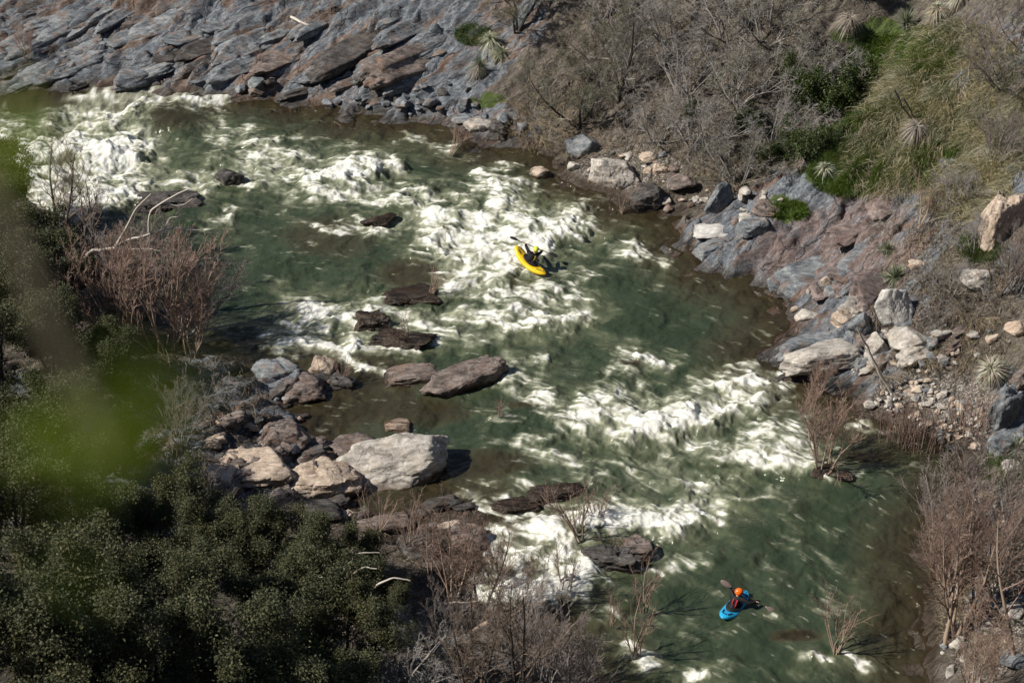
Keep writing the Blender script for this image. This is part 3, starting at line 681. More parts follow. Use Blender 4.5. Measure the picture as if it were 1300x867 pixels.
# bedrock slabs splitting along the tilted beds
_slabs = [boulder_verts(950 + i, 5, 8, .95, .12, ledge=True) for i in range(7)]
def scatter_slabs(n, spots, size, kinds, label, group, seed, tilt=28, asp=(.28, .5), rz=36, hgt=(.22, .4), sunk=.25, name='bedrock'):
    rg = np.random.default_rng(seed); first = {}; W = np.array([s[2] * s[3] for s in spots], float); W /= W.sum(); cnt = 0
    while cnt < n:
        s = spots[rg.choice(len(spots), p=W)]; r = math.sqrt(rg.random()); th = rg.random() * 6.283
        g = hit(s[0] + s[2] * r * math.cos(th), s[1] + s[3] * r * math.sin(th), False)
        if g[2] < -.05: cnt += .02; continue
        i = rg.integers(7); kd = kinds[rg.integers(len(kinds))]
        if (i, kd) not in first: first[(i, kd)] = mesh(name, _slabs[i][0], _slabs[i][1], ROCKM[kd])
        z = size[0] * (size[1] / size[0]) ** (rg.random() ** 1.3)
        o = link(name, first[(i, kd)], loc=(g[0], g[1], g[2] - z * .08 * sunk * 4), scale=(z, z * rg.uniform(*asp), z * rg.uniform(*hgt)))
        o.rotation_euler = (Matrix_rot(rg, rz, tilt)); (tag(o, label, 'rock', group) if label else tag(o, kind='structure')); cnt += 1
def Matrix_rot(rg, rz, tilt):
    from mathutils import Matrix
    m = Matrix.Rotation(R(rz + rg.normal(0, 7)), 3, 'Z') @ Matrix.Rotation(R(tilt + rg.normal(0, 6)), 3, 'X') @ Matrix.Rotation(R(rg.normal(-8, 6)), 3, 'Y')
    return m.to_euler()
scatter_slabs(75, [(140,60,230,50),(400,70,170,60),(60,30,120,40),(500,60,70,60)], (1.1,3.4), ['blue','blue','blue','brown','blue','dark'], None, None, 11, asp=(.17,.34), hgt=(.12,.22), sunk=.4)
scatter_slabs(10, [(1030,310,90,46),(1080,270,60,40),(960,340,40,20),(1120,320,50,40)], (1.3,3.2), ['purple','brown','purple','blue','purple'], None, None, 12, tilt=27, rz=44, asp=(.3,.5), hgt=(.10,.16), sunk=.7)
scatter_slabs(46, [(340,560,70,40),(300,620,70,30),(400,500,60,16),(430,655,90,16),(540,660,70,20)], (.4,1.1), ['brown','dark','brown','tan'], 'broken dark layered rock of the near rocky shore', 'layered rocks of the near shore', 13, tilt=0, rz=28, asp=(.35,.6), hgt=(.25,.45), sunk=0, name='broken_rock')
scatter_slabs(16, [(1110,445,60,26),(1190,420,40,40),(1270,480,40,30)], (.5,1.2), ['pale','blue','brown'], None, None, 14, tilt=18, rz=40)
# loose rocks along the banks and cobbles: shared shapes, one object each
_shapes = [boulder_verts(900 + i, 4, 9 + i % 3, .9, .09) for i in range(6)]
def scatter_rocks(n, spots, size, kinds, name, label, cat, group, seed, maxn=None, flat=.7):
    rg = np.random.default_rng(seed); cnt = 0; first = {}
    W = np.array([s[2] * s[3] for s in spots], float); W /= W.sum()
    while cnt < n:
        s = spots[rg.choice(len(spots), p=W)]
        r = math.sqrt(rg.random()); th = rg.random() * 6.283
        g = hit(s[0] + s[2] * r * math.cos(th), s[1] + s[3] * r * math.sin(th), False)
        if g[2] < -.12: cnt += .05; continue
        i = rg.integers(6); kd = kinds[rg.integers(len(kinds))]
        if (i, kd) not in first: first[(i, kd)] = mesh(name, _shapes[i][0], _shapes[i][1], ROCKM[kd])
        z = size[0] * (size[1] / size[0]) ** (rg.random() ** 1.6)
        o = link(name, first[(i, kd)], loc=(g[0], g[1], g[2] + z * .22), rot=(rg.normal(0, .25), rg.normal(0, .25), rg.random() * 6.3), scale=(z, z * rg.uniform(.6, 1), z * rg.uniform(.45, flat)))
        tag(o, label, cat, group); cnt += 1
scatter_rocks(170, [(1165,510,50,26),(1200,535,50,26),(1225,560,32,16),(1130,515,30,10)], (.09,.26), ['pale','tan','pale','blue','tan'], 'cobble', 'pale rounded cobble on the gravel bar below the right slope', 'cobble', 'cobbles of the gravel bar', 5)
scatter_rocks(60, [(800,215,60,26),(860,250,40,20),(940,265,60,20)], (.12,.38), ['pale','pale','tan','blue','brown'], 'rubble_stone', 'broken pale stone in the rubble of the far bank below the scrub', 'stone', 'rubble stones of the far bank', 6)
scatter_rocks(46, [(480,138,70,14),(560,130,60,24),(640,160,40,18),(350,112,60,10)], (.18,.55), ['blue','brown','blue','dark'], 'bank_rock', 'blue grey angular rock broken off at the far waterline', 'rock', 'angular rocks at the far waterline', 7, flat=.9)
scatter_rocks(70, [(330,545,80,40),(300,620,80,40),(400,500,60,16),(440,655,90,16)], (.12,.42), ['brown','dark','blue','tan','brown'], 'shore_rock', 'jagged brown rock lying on the near rocky shore', 'rock', 'jagged rocks of the near shore', 8, flat=.9)
scatter_rocks(60, [(1250,770,50,80),(1240,640,50,40),(1215,820,25,40)], (.10,.36), ['pale','tan','blue'], 'slope_stone', 'grey stone scattered on the lower right bank among the alders', 'stone', 'stones under the alders', 9)
scatter_rocks(46, [(1140,440,50,40),(1060,380,50,14),(1230,430,60,26),(1200,470,60,20)], (.10,.40), ['pale','tan','brown','blue'], 'slope_rock', 'broken rock lying on the right slope around the white boulders', 'rock', 'broken rocks on the right slope', 10)
print('rocks', time.time() - T0)
# ------------------------------------------------------------------ plants
def unitv(a): return a / (np.linalg.norm(a, axis=-1, keepdims=True) + 1e-9)
def grow(rg, P0, D0, L0, R0, n, wander, up, taper=.35):
    K = len(P0); P = np.zeros((K, n + 1, 3)); P[:, 0] = P0; D = D0.copy(); st = (L0 / n)[:, None]
    for i in range(n):
        D = unitv(D + rg.normal(0, wander, (K, 3)) + np.array([0, 0, up]))
        P[:, i + 1] = P[:, i] + D * st
    t = np.linspace(0, 1, n + 1)[None, :]
    return P, R0[:, None] * (1 - t * (1 - taper))
def sprout(rg, P, Rr, kids, t0, t1, ang, lf, rf, plen):
    """kids children on every branch"""
    K, N, _ = P.shape; n = K * kids
    pi = np.repeat(np.arange(K), kids)
    t = (t0 + (t1 - t0) * ((np.tile(np.arange(kids), K) + rg.random(n)) / kids)) * (N - 1)
    i = np.clip(t.astype(int), 0, N - 2); f = (t - i)[:, None]
    p = P[pi, i] * (1 - f) + P[pi, i + 1] * f
    d = unitv(P[pi, i + 1] - P[pi, i])
    r = unitv(np.cross(d, rg.standard_normal((n, 3))))
    a = np.radians(rg.uniform(ang[0], ang[1], n))[:, None]
    D = d * np.cos(a) + r * np.sin(a)
    L = plen[pi] * rg.uniform(lf[0], lf[1], n) * (1.15 - .55 * t / (N - 1))
    Rad = np.maximum((Rr[pi, i] * (1 - f[:, 0]) + Rr[pi, i + 1] * f[:, 0]) * rf, .0065)
    return p, D, L, Rad
def plant(seed, stems, levels, base_r=.0, tilt=(0, 20), h=(3, 4), r0=.06, n0=6, w0=.12, up0=.05, lean=(0, 0, 0), taper0=.35):
    """all branch levels of a woody plant: list of (P, R)"""
    rg = np.random.default_rng(seed)
    az = (np.arange(stems) + rg.uniform(-.4, .4, stems)) / stems * 6.283; tl = np.radians(rg.uniform(tilt[0], tilt[1], stems))
    D = np.stack([np.cos(az) * np.sin(tl), np.sin(az) * np.sin(tl), np.cos(tl)], 1)
    D = unitv(D + np.array(lean))
    P0 = np.stack([np.cos(az) * base_r, np.sin(az) * base_r, np.full(stems, -.12)], 1) * rg.uniform(.3, 1, (stems, 1)) * np.array([1, 1, 0]) + np.array([0, 0, -.12])
    L = rg.uniform(h[0], h[1], stems)
    out = [grow(rg, P0, D, L, np.full(stems, r0) * rg.uniform(.7, 1, stems), n0, w0, up0, taper0)]
    Ls = L
    for lv in levels:
        P, Rr = out[lv.get('src', -1)]
        p, d, L, rad = sprout(rg, P, Rr, lv['k'], lv.get('t0', .3), lv.get('t1', 1.), lv.get('ang', (25, 60)), lv.get('lf', (.4, .7)), lv.get('rf', .6), Ls)
        out.append(grow(rg, p, d, L, rad, lv.get('n', 4), lv.get('w', .15), lv.get('up', .05), lv.get('tp', .35))); Ls = L
    return out
def wood(levels, sides=3): return merge([tubes(P, Rr, sides) for P, Rr in levels])
def leaf_quads(rg, C, size, flat=.0, asp=.5, droop=0.):
    n = len(C); a = unitv(rg.standard_normal((n, 3)) + np.array([0, 0, flat])); b = unitv(np.cross(a, rg.standard_normal((n, 3))))
    c = np.cross(a, b); s = (size * rg.uniform(.6, 1.3, n))[:, None]
    V = np.stack([C - b * s * .5, C + c * s * asp * .5 + a * s * .06, C + b * s * .5, C - c * s * asp * .5 + a * s * .06], 1).reshape(-1, 3)
    return V, np.arange(4 * n).reshape(n, 4)
def on_twigs(rg, P, per, jit):
    K, N, _ = P.shape; k = np.repeat(np.arange(K), per); t = rg.uniform(.15, 1., len(k)) * (N - 1); i = np.clip(t.astype(int), 0, N - 2); f = (t - i)[:, None]
    return P[k, i] * (1 - f) + P[k, i + 1] * f + rg.normal(0, jit, (len(k), 3))

def mat_bark(name, c1, c2, rough=.85):
    s = NT(name); g = s.n('NewGeometry'); rnd = g.outputs['Random Per Island']
    n = s.noise(s.n('TexCoord').outputs['Object'], 6, 4, .6)
    c = s.mix(s.math('ADD', s.math('MULTIPLY', rnd, .6), s.math('MULTIPLY', n, .4)), c1, c2)
    return s.done(s.bsdf(c, rough, s.bump(s.noise(s.n('TexCoord').outputs['Object'], 25, 3), .4, .02), .25))
def mat_leaf(name, c1, c2, c3, tr=.25, rough=.5):
    s = NT(name); rnd = s.n('NewGeometry').outputs['Random Per Island']
    c = s.ramp(rnd, [(0., c1), (.6, c2), (1., c3)])
    n = s.noise(s.n('NewGeometry').outputs['Position'], .9, 3, .6)
    c = s.mix(s.rng(n, .4, .65, 0., .55), c, s.mix(1., c, (1.25, 1.05, .75), 'MULTIPLY'))
    b = s.bsdf(c, rough, None, .4)
    t = s.n('BsdfTranslucent'); s.l(s.mix(1., c, (1.2, 1.3, .6), 'MULTIPLY'), t.inputs[0])
    m = s.n('MixShader'); m.inputs[0].default_value = tr; s.l(b, m.inputs[1]); s.l(t.outputs[0], m.inputs[2])
    return s.done(m.outputs[0])
BK = {
 'grey': mat_bark('grey_twig_bark', (.075, .069, .064), (.33, .312, .298)),
 'dark': mat_bark('dark_bark', (.022, .019, .017), (.055, .048, .043)),
 'red': mat_bark('red_brown_twig_bark', (.105, .070, .055), (.28, .20, .165)),
 'brown': mat_bark('brown_twig_bark', (.095, .070, .055), (.20, .155, .125)),
 'pale': mat_bark('pale_bark', (.33, .29, .25), (.55, .51, .46)),
 'tan': mat_bark('tan_bark', (.20, .145, .11), (.36, .28, .22)),
 'straw': mat_bark('dry_straw', (.16, .125, .075), (.34, .28, .19)),
 'mauve': mat_bark('mauve_grey_twig_bark', (.11, .092, .085), (.26, .225, .21)),
}
LF = {
 'oak': mat_leaf('oak_leaf', (.026, .033, .016), (.066, .074, .037), (.105, .110, .062), .2, .7),
 'olive': mat_leaf('olive_leaf', (.045, .05, .028), (.10, .105, .065), (.19, .19, .135), .3),
 'green': mat_leaf('green_leaf', (.02, .035, .010), (.045, .07, .02), (.09, .12, .04), .3),
 'bright': mat_leaf('bright_leaf', (.05, .10, .012), (.09, .17, .02), (.14, .22, .035), .45),
 'yellow': mat_leaf('yellow_catkin', (.10, .09, .02), (.17, .14, .03), (.22, .19, .06), .3),
}
# ---- kinds: each returns (trunk_mesh, crown_mesh, leaf_mesh or None)
def kind_mesh(name, lv, split, bark, crown_bark, leaves=None, sides=(6, 3)):
    V, F = wood(lv[:split], sides[0]); t = mesh(name + '_trunk', V, F, BK[bark])
    V, F = wood(lv[split:], sides[1]); c = mesh(name + '_twigs', V, F, BK[crown_bark], smooth=False)
    l = None
    if leaves:
        mt, C, size, asp = leaves; rg = np.random.default_rng(len(C)); V, F = leaf_quads(rg, C, size, .3, asp); l = mesh(name + '_leaves', V, F, LF[mt], smooth=False)
    return t, c, l
KIND = {}
def K_(name, *a, **k): KIND.setdefault(name, []).append(kind_mesh(name, *a, **k))
for i in range(3):   # tangled grey scrub: wide dome, no leaves
    lv = plant(100 + i, 9, [dict(k=7, ang=(20, 60), lf=(.35, .65), w=.22, up=.02, n=5), dict(k=7, ang=(25, 70), lf=(.35, .6), w=.25, up=-.02, n=4), dict(k=6, ang=(25, 70), lf=(.4, .7), w=.22, up=0., n=3, rf=.7)], .3, (10, 62), (1.9, 3.0), .045, 6, .16, .02)
    K_('scrub', lv, 1, 'grey', 'grey')
    rg = np.random.default_rng(i); K_('leafy_scrub', lv, 1, 'grey', 'grey', ('olive', on_twigs(rg, lv[3][0][::2], 4, .06), .055, .45))
for i in range(3):   # multi-stemmed leafless willow, vase shaped
    lv = plant(200 + i, 11, [dict(k=6, ang=(12, 38), lf=(.35, .6), w=.10, up=.10, n=5), dict(k=7, ang=(15, 45), lf=(.35, .6), w=.12, up=.08, n=4), dict(k=5, ang=(15, 45), lf=(.4, .6), w=.12, up=.06, n=3, rf=.7)], .35, (3, 38), (2.0, 3.1), .035, 6, .09, .05)
    K_('willow', lv, 1, 'tan', 'red')
    K_('grey_willow', lv, 1, 'grey', 'mauve')
for i in range(3):   # leafless alder, ascending
    lv = plant(300 + i, 2 + i % 2, [dict(k=13, t0=.22, ang=(25, 55), lf=(.25, .48), w=.10, up=.12, n=6), dict(k=8, ang=(20, 50), lf=(.3, .55), w=.12, up=.07, n=4), dict(k=7, ang=(20, 50), lf=(.35, .65), w=.12, up=.05, n=3, rf=.7)], .2, (2, 16), (4.6, 6.2), .085, 9, .06, .06, taper0=.18)
    K_('alder', lv, 1, 'tan', 'red'); K_('grey_alder', lv, 1, 'dark', 'brown')
for i in range(2):   # thin sapling / flood-bent clump
    lv = plant(400 + i, 7, [dict(k=6, ang=(12, 40), lf=(.3, .55), w=.12, up=.06, n=4), dict(k=6, ang=(15, 50), lf=(.3, .6), w=.14, up=.04, n=3, rf=.7)], .15, (1, 20), (1.6, 2.6), .032, 6, .10, .07)
    K_('sapling', lv, 1, 'tan', 'red')
for i in range(2):   # reedy clump
    lv = plant(500 + i, 46, [dict(k=3, t0=.4, ang=(8, 25), lf=(.25, .45), w=.06, up=.08, n=3, rf=.7)], .75, (0, 17), (1.0, 1.7), .020, 5, .05, .03)
    K_('reeds', lv, 1, 'red', 'red', sides=(3, 3))
for i in range(2):   # heap of drooping dead stems
    lv = plant(600 + i, 40, [dict(k=6, t0=.2, ang=(15, 60), lf=(.3, .6), w=.2, up=-.12, n=4), dict(k=3, t0=.2, ang=(15, 60), lf=(.3, .6), w=.2, up=-.10, n=3)], .5, (20, 80), (1.0, 1.7), .012, 6, .14, -.14)
    K_('brush', lv, 1, 'tan', 'straw', sides=(3, 3))
for i in range(4):   # evergreen oak
    lv = plant(700 + i, 4, [dict(k=7, t0=.3, ang=(25, 65), lf=(.4, .65), w=.16, up=.06, n=5), dict(k=7, t0=.25, ang=(25, 65), lf=(.4, .65), w=.18, up=.05, n=4), dict(k=6, t0=.2, ang=(25, 70), lf=(.45, .8), w=.2, up=.08, n=3)], .25, (8, 42), (2.3, 3.3), .085, 6, .14, .05)
    rg = np.random.default_rng(70 + i)
    tw = lv[3][0]; C = on_twigs(rg, tw, 42, .105)
    K_('oak', lv[:3], 1, 'dark', 'dark', ('oak', C, .078, .5))
for i in range(2):   # low evergreen shrub
    lv = plant(760 + i, 7, [dict(k=7, t0=.2, ang=(25, 65), lf=(.4, .7), w=.16, up=.05, n=4), dict(k=7, t0=.2, ang=(25, 65), lf=(.4, .7), w=.18, up=.05, n=3)], .2, (10, 55), (1.0, 1.6), .035, 5, .14, .05)
    rg = np.random.default_rng(170 + i)
    K_('evergreen_shrub', lv, 1, 'dark', 'dark', ('green', on_twigs(rg, lv[2][0], 30, .07), .085, .5))
for i in range(2):   # grey-green olive-leaved tree
    lv = plant(800 + i, 3, [dict(k=9, t0=.3, ang=(25, 60), lf=(.35, .6), w=.16, up=.02, n=6), dict(k=8, t0=.25, ang=(25, 65), lf=(.35, .6), w=.18, up=.0, n=4), dict(k=8, t0=.2, ang=(25, 65), lf=(.4, .7), w=.2, up=-.02, n=3)], .2, (6, 32), (3.2, 4.6), .10, 8, .12, .03)
    rg = np.random.default_rng(80 + i)
    K_('olive', lv, 1, 'dark', 'grey', ('olive', on_twigs(rg, lv[3][0], 10, .07), .062, .35))

PARTS = {'scrub': ('stems', 'twigs', 'leaves'), 'leafy_scrub': ('stems', 'twigs', 'leaves'), 'willow': ('stems', 'twigs', 'leaves'), 'grey_willow': ('stems', 'twigs', 'leaves'),
         'alder': ('trunk', 'crown', 'leaves'), 'grey_alder': ('trunk', 'crown', 'leaves'), 'sapling': ('stems', 'twigs', 'leaves'), 'reeds': ('stems', 'twigs', 'leaves'), 'brush': ('stems', 'twigs', 'leaves'),
         'oak': ('trunk', 'branches', 'crown'), 'evergreen_shrub': ('stems', 'branches', 'foliage'), 'olive': ('trunk', 'branches', 'crown')}
NAMES = {'scrub': ('bare_shrub', 'shrub'), 'leafy_scrub': ('leafy_shrub', 'shrub'), 'willow': ('willow_shrub', 'shrub'), 'grey_willow': ('grey_shrub', 'shrub'), 'alder': ('alder_tree', 'tree'), 'grey_alder': ('bare_tree', 'tree'),
         'sapling': ('sapling', 'sapling'), 'reeds': ('reed_clump', 'reeds'), 'brush': ('brush_pile', 'brush'), 'oak': ('oak_tree', 'tree'), 'evergreen_shrub': ('evergreen_shrub', 'shrub'), 'olive': ('olive_leaved_tree', 'tree')}
_cnt = {}
def put(kind, u, v, s, label, group=None, rot=None, lean=(0, 0), zs=1., var=None, dz=0.):
    i = _cnt.get(kind, 0); _cnt[kind] = i + 1
    ms = KIND[kind][(i if var is None else var) % len(KIND[kind])]
    g = hit(u, v); nm, cat = NAMES[kind]
    r = link(nm, None, loc=(g[0], g[1], g[2] + dz), rot=(R(lean[0]), R(lean[1]), (i * 2.399 + u) % 6.283 if rot is None else R(rot)), scale=(s, s, s * zs))
    tag(r, label, cat, group)
    for pn, m in zip(PARTS[kind], ms):
        if m is not None: link(pn, m, r)
    return r
# --- far bank scrub
G1 = 'grey scrub on the far bank'
put('olive', 784, 128, .98, 'olive leaved tree with a dark leaning trunk above the white rubble', lean=(0, -14))
put('olive', 734, 160, .95, 'olive leaved tree leaning left over the dry brush by the dark banded boulder', lean=(0, -20))
put('olive', 655, 40, .85, 'olive leaved tree behind the pale spiky yuccas on the far bank', lean=(0, 10))
put('scrub', 835, 178, 1.0, 'tangled grey leafless shrub just above the buff boulder', G1)
put('scrub', 885, 190, 1.15, 'tangled grey leafless shrub above the square tan block', G1)
put('leafy_scrub', 935, 232, 1.15, 'half leafy shrub with dead sticks hanging at its foot above the grey fin', G1)
put('scrub', 985, 190, 1.1, 'grey leafless shrub between the half leafy shrub and the dark green bush', G1)
put('scrub', 800, 110, .9, 'grey leafless shrub in front of the dark leaning trunk', G1)
put('scrub', 868, 118, 1.15, 'pale grey arching shrub in the middle of the scrub thicket', G1)
put('leafy_scrub', 935, 130, 1.2, 'tall half leafy shrub right of the pale arching shrub', G1)
put('leafy_scrub', 1010, 118, 1.15, 'olive tinted shrub next to the dark green bush', G1)
put('scrub', 850, 55, 1.15, 'grey shrub cut by the top edge above the pale arching shrub', G1)
put('scrub', 925, 50, 1.25, 'grey shrub at the top edge behind the tall half leafy shrub', G1)
put('leafy_scrub', 975, 55, 1.2, 'grey green shrub at the top edge left of the dead yucca skirt', G1)
put('scrub', 770, 30, 1.1, 'grey shrub at the top edge behind the leaning olive leaved trees', G1)
put('leafy_scrub', 700, 10, 1.1, 'olive grey shrub at the top edge above the leaning trees', G1)
put('leafy_scrub', 880, 0, 1.2, 'thin grey green shrub topmost on the far slope', G1)
put('scrub', 1022, 0, .9, 'grey shrub at the top edge just left of the grassy shelf', G1)
put('evergreen_shrub', 1062, 150, 1.7, 'dark green bush casting a black shadow beside the grassy spur')
put('evergreen_shrub', 1030, 205, 1.2, 'low dark green bush between the grey scrub and the pale curling yucca')
put('evergreen_shrub', 1098, -8, .9, 'dark green bush at the top edge behind the dead yucca skirt')
put('evergreen_shrub', 975, 205, .7, 'small green bush sprouting in the foot of the grey scrub')
put('evergreen_shrub', 880, 150, .5, 'small green sprig in the heart of the scrub thicket')
put('evergreen_shrub', 1025, 130, 1.3, 'dark green bush merging with the olive tinted shrub')
put('evergreen_shrub', 950, 165, .7, 'small dark bush under the tall half leafy shrub')
put('brush', 690, 168, 1.35, 'heap of dry tan stems under the leaning olive leaved tree')
put('brush', 672, 150, 1.1, 'smaller heap of dry stems left of the main tan heap')
put('brush', 925, 230, .9, 'dead sticks drooping under the half leafy shrub')
put('brush', 760, 185, .7, 'dry stems tucked behind the dark banded boulder')
put('sapling', 420, 20, .5, 'small dry grey bush on the blue far rocks')
put('sapling', 330, 90, .55, 'dry tan tuft growing from a rust streak on the far rocks')
put('willow', 35, 75, .55, 'leafless brown shrub on the far rocks at the upper left')
# --- right slope
G2 = 'twiggy shrubs of the right slope'
put('grey_willow', 1270, 110, 1.0, 'dark twiggy shrub sweeping down the straw slope at the right edge', G2, lean=(0, -35))
put('grey_willow', 1300, 60, 1.1, 'mauve twiggy shrub cut by the right edge above the straw', G2, lean=(0, -30))
put('grey_willow', 1265, 205, .8, 'low mauve shrub above the tan outcrop', G2)
put('scrub', 1215, 255, .65, 'small grey shrub left of the tan outcrop', G2)
put('grey_alder', 1272, 378, .52, 'dark fan shaped shrub in front of the tan outcrop', G2, lean=(0, -22))
put('grey_willow', 1290, 370, .8, 'dark fine twigged shrub at the right edge above the buff boulder', G2)
put('scrub', 1210, 375, .6, 'grey twig mat below the fan shaped shrub', G2)
put('scrub', 1235, 320, .6, 'grey wiry shrub on the soil beside the upper yuccas', G2)
put('brush', 1235, 400, .8, 'dead brush hanging over the dark earth bank on the right', G2)
put('brush', 1175, 455, .6, 'dry brush below the undercut pale boulder', G2)
put('brush', 1125, 475, .6, 'dry brush behind the pale dead trunk', G2)
put('sapling', 1168, 290, .9, 'thin dark bent sapling beside the purple rock face', lean=(0, -25))
put('willow', 1040, 500, .5, 'low reddish brush at the water behind the two trunked willow')
put('reeds', 1165, 566, 1.25, 'rusty clump of upright stems in the shallows by the gravel bar', 'rusty reed clumps')
put('reeds', 1140, 558, 1.0, 'smaller rusty clump left of the main one by the gravel bar', 'rusty reed clumps')
put('reeds', 1232, 548, 1.15, 'rusty upright clump on the gravel bar beside the dark blue slab', 'rusty reed clumps')
# --- lower right
G3 = 'leafless trees of the lower right bank'
put('alder', 1198, 818, 1.02, 'reddish leafless alder with clustered pale trunks above the round stones', G3, var=0, lean=(0, -9))
put('alder', 1212, 808, 1.0, 'straight reddish alder behind the clustered pale trunks', G3, var=1)
put('grey_alder', 1240, 790, .85, 'dark trunked leafless alder in front of the flat grey boulder', G3, var=1)
put('alder', 1292, 838, 1.0, 'white barked tree with a forked limb at the right edge', G3, var=2)
put('grey_willow', 1190, 690, 1.15, 'mauve twiggy shrub behind the reddish alders at the waterline', G3)
put('grey_willow', 1255, 660, 1.25, 'mauve grey brush on the bank below the gravel bar', G3)
put('grey_willow', 1290, 720, 1.1, 'mauve grey brush at the right edge behind the white barked tree', G3)
put('willow', 1205, 740, 1.0, 'fine red twigged shrub between the alder trunks and the water', G3)
put('brush', 1230, 770, .7, 'dry tan brush at the foot of the dark trunked alder', G3)
put('brush', 1275, 850, .8, 'dark dead brush under the white barked tree', G3)
put('willow', 1240, 880, .9, 'red twigged shrub at the bottom edge beside the alder trunks', G3)
# --- plants standing in the river
G4 = 'leafless plants standing in the river'
put('willow', 1043, 596, 1.15, 'two trunked leafless willow standing in the white water on the right', G4, var=1)
put('sapling', 718, 758, .92, 'pale stemmed sapling clump standing beside the stick covered islet', G4)
put('sapling', 738, 690, 1.15, 'tall thin sapling rising from the left end of the stick covered islet', G4, lean=(0, -14))
put('sapling', 758, 665, .8, 'short twig standing in the foam above the stick covered islet', G4)
put('sapling', 817, 775, .85, 'bare sapling right below the stick covered islet', G4)
put('sapling', 777, 792, .55, 'bleached broken clump in the water below the islet', G4)
put('sapling', 806, 835, .95, 'sapling with foam around its foot near the bottom edge', G4)
put('sapling', 1062, 828, 1.0, 'leafless sapling standing right of the blue kayak', G4)
put('sapling', 545, 375, .55, 'grey bush bent over in midstream left of the yellow kayak', G4, lean=(0, -30))
put('sapling', 515, 432, .7, 'thin leaning twig on the black wet ledge', G4, lean=(0, -28))
put('sapling', 572, 195, .7, 'flood bent bush dragging in the current near the far bank', G4, lean=(10, -50))
put('sapling', 437, 488, .6, 'pale tuft of stems on the tip of the rocky point', G4)
put('sapling', 790, 270, .55, 'reddish twig leaning off the bank below the rounded pale boulder', G4)
put('sapling', 635, 530, .4, 'little twig poking from the shallow rapids right of the huge boulder', G4)
put('brush', 772, 698, .55, 'flood debris of sticks caught on top of the dark islet')
put('brush', 350, 640, .6, 'tuft of dry stems on the near rocks below the tan boulder')
# --- lower middle
G5 = 'leafless shrubs of the near lower bank'
put('alder', 575, 775, .72, 'reddish leafless shrub left of the foam at the lower lip', G5, var=1)
put('alder', 612, 780, .74, 'reddish leafless shrub with pale stems beside the lower foam', G5, var=2)
put('alder', 545, 745, .55, 'small reddish shrub behind the oaks by the side channel', G5, var=0)
put('grey_alder', 662, 905, 1.0, 'tall dark trunked leafless tree at the bottom edge before the foam', G5, var=0)
put('grey_alder', 600, 910, .8, 'brown leafless tree left of the tall dark trunk at the bottom', G5, var=1)
put('grey_willow', 690, 865, 1.05, 'brown twiggy shrub right of the tall dark trunk at the bottom', G5)
put('grey_willow', 640, 850, 1.0, 'brown twiggy shrub around the tall dark trunk at the bottom', G5)
put('grey_willow', 730, 905, 1.0, 'brown twiggy shrub furthest out over the water at the bottom edge', G5)
put('grey_willow', 580, 850, .9, 'grey twiggy shrub beside the yellow flowering bush', G5)
put('scrub', 500, 880, .95, 'grey leafless bush before the oaks at the bottom edge', G5)
put('scrub', 555, 875, .9, 'grey leafless bush right of the first at the bottom edge', G5)
put('willow', 625, 745, .65, 'slim reddish shrub at the edge of the lower foam', G5)
put('sapling', 480, 690, .9, 'tan stemmed bush behind the oaks at the side channel', G5)
put('sapling', 520, 700, .95, 'pale leaning stems behind the oaks at the lower lip', G5)
put('evergreen_shrub', 570, 830, .4, 'little yellowish bush among the grey shrubs at the bottom')
# --- left bank
put('willow', 205, 445, 1.7, 'large reddish leafless willow spreading over the water on the left', None, var=0)
put('willow', 150, 425, 1.55, 'leafless willow behind the white dead branches on the left', None, var=2)
put('willow', 245, 448, 1.2, 'smaller willow with curved pale stems at the water on the left', None, var=1)
put('grey_willow', 170, 400, 1.5, 'mauve leafless shrub in the middle of the left bank willows')
put('grey_willow', 235, 425, 1.2, 'mauve leafless shrub reaching right over the calm water on the left', None, lean=(0, 22))
put('grey_alder', 80, 330, 1.0, 'dark leafless tree standing before the upper left rapids', None, var=2)
put('grey_alder', 118, 350, .85, 'slender dark leafless tree beside the taller one before the rapids', None, var=0)
put('grey_willow', 195, 350, 1.0, 'grey leafless shrub hanging over the dark ledge in the rapids', None)
put('grey_willow', 230, 560, .8, 'shaded grey twigs on the near shore above the oaks', None)
put('grey_willow', 255, 655, .75, 'shaded arching twigs between the oaks and the rust stained ledge', None)
G6 = 'evergreen oaks of the near bank'
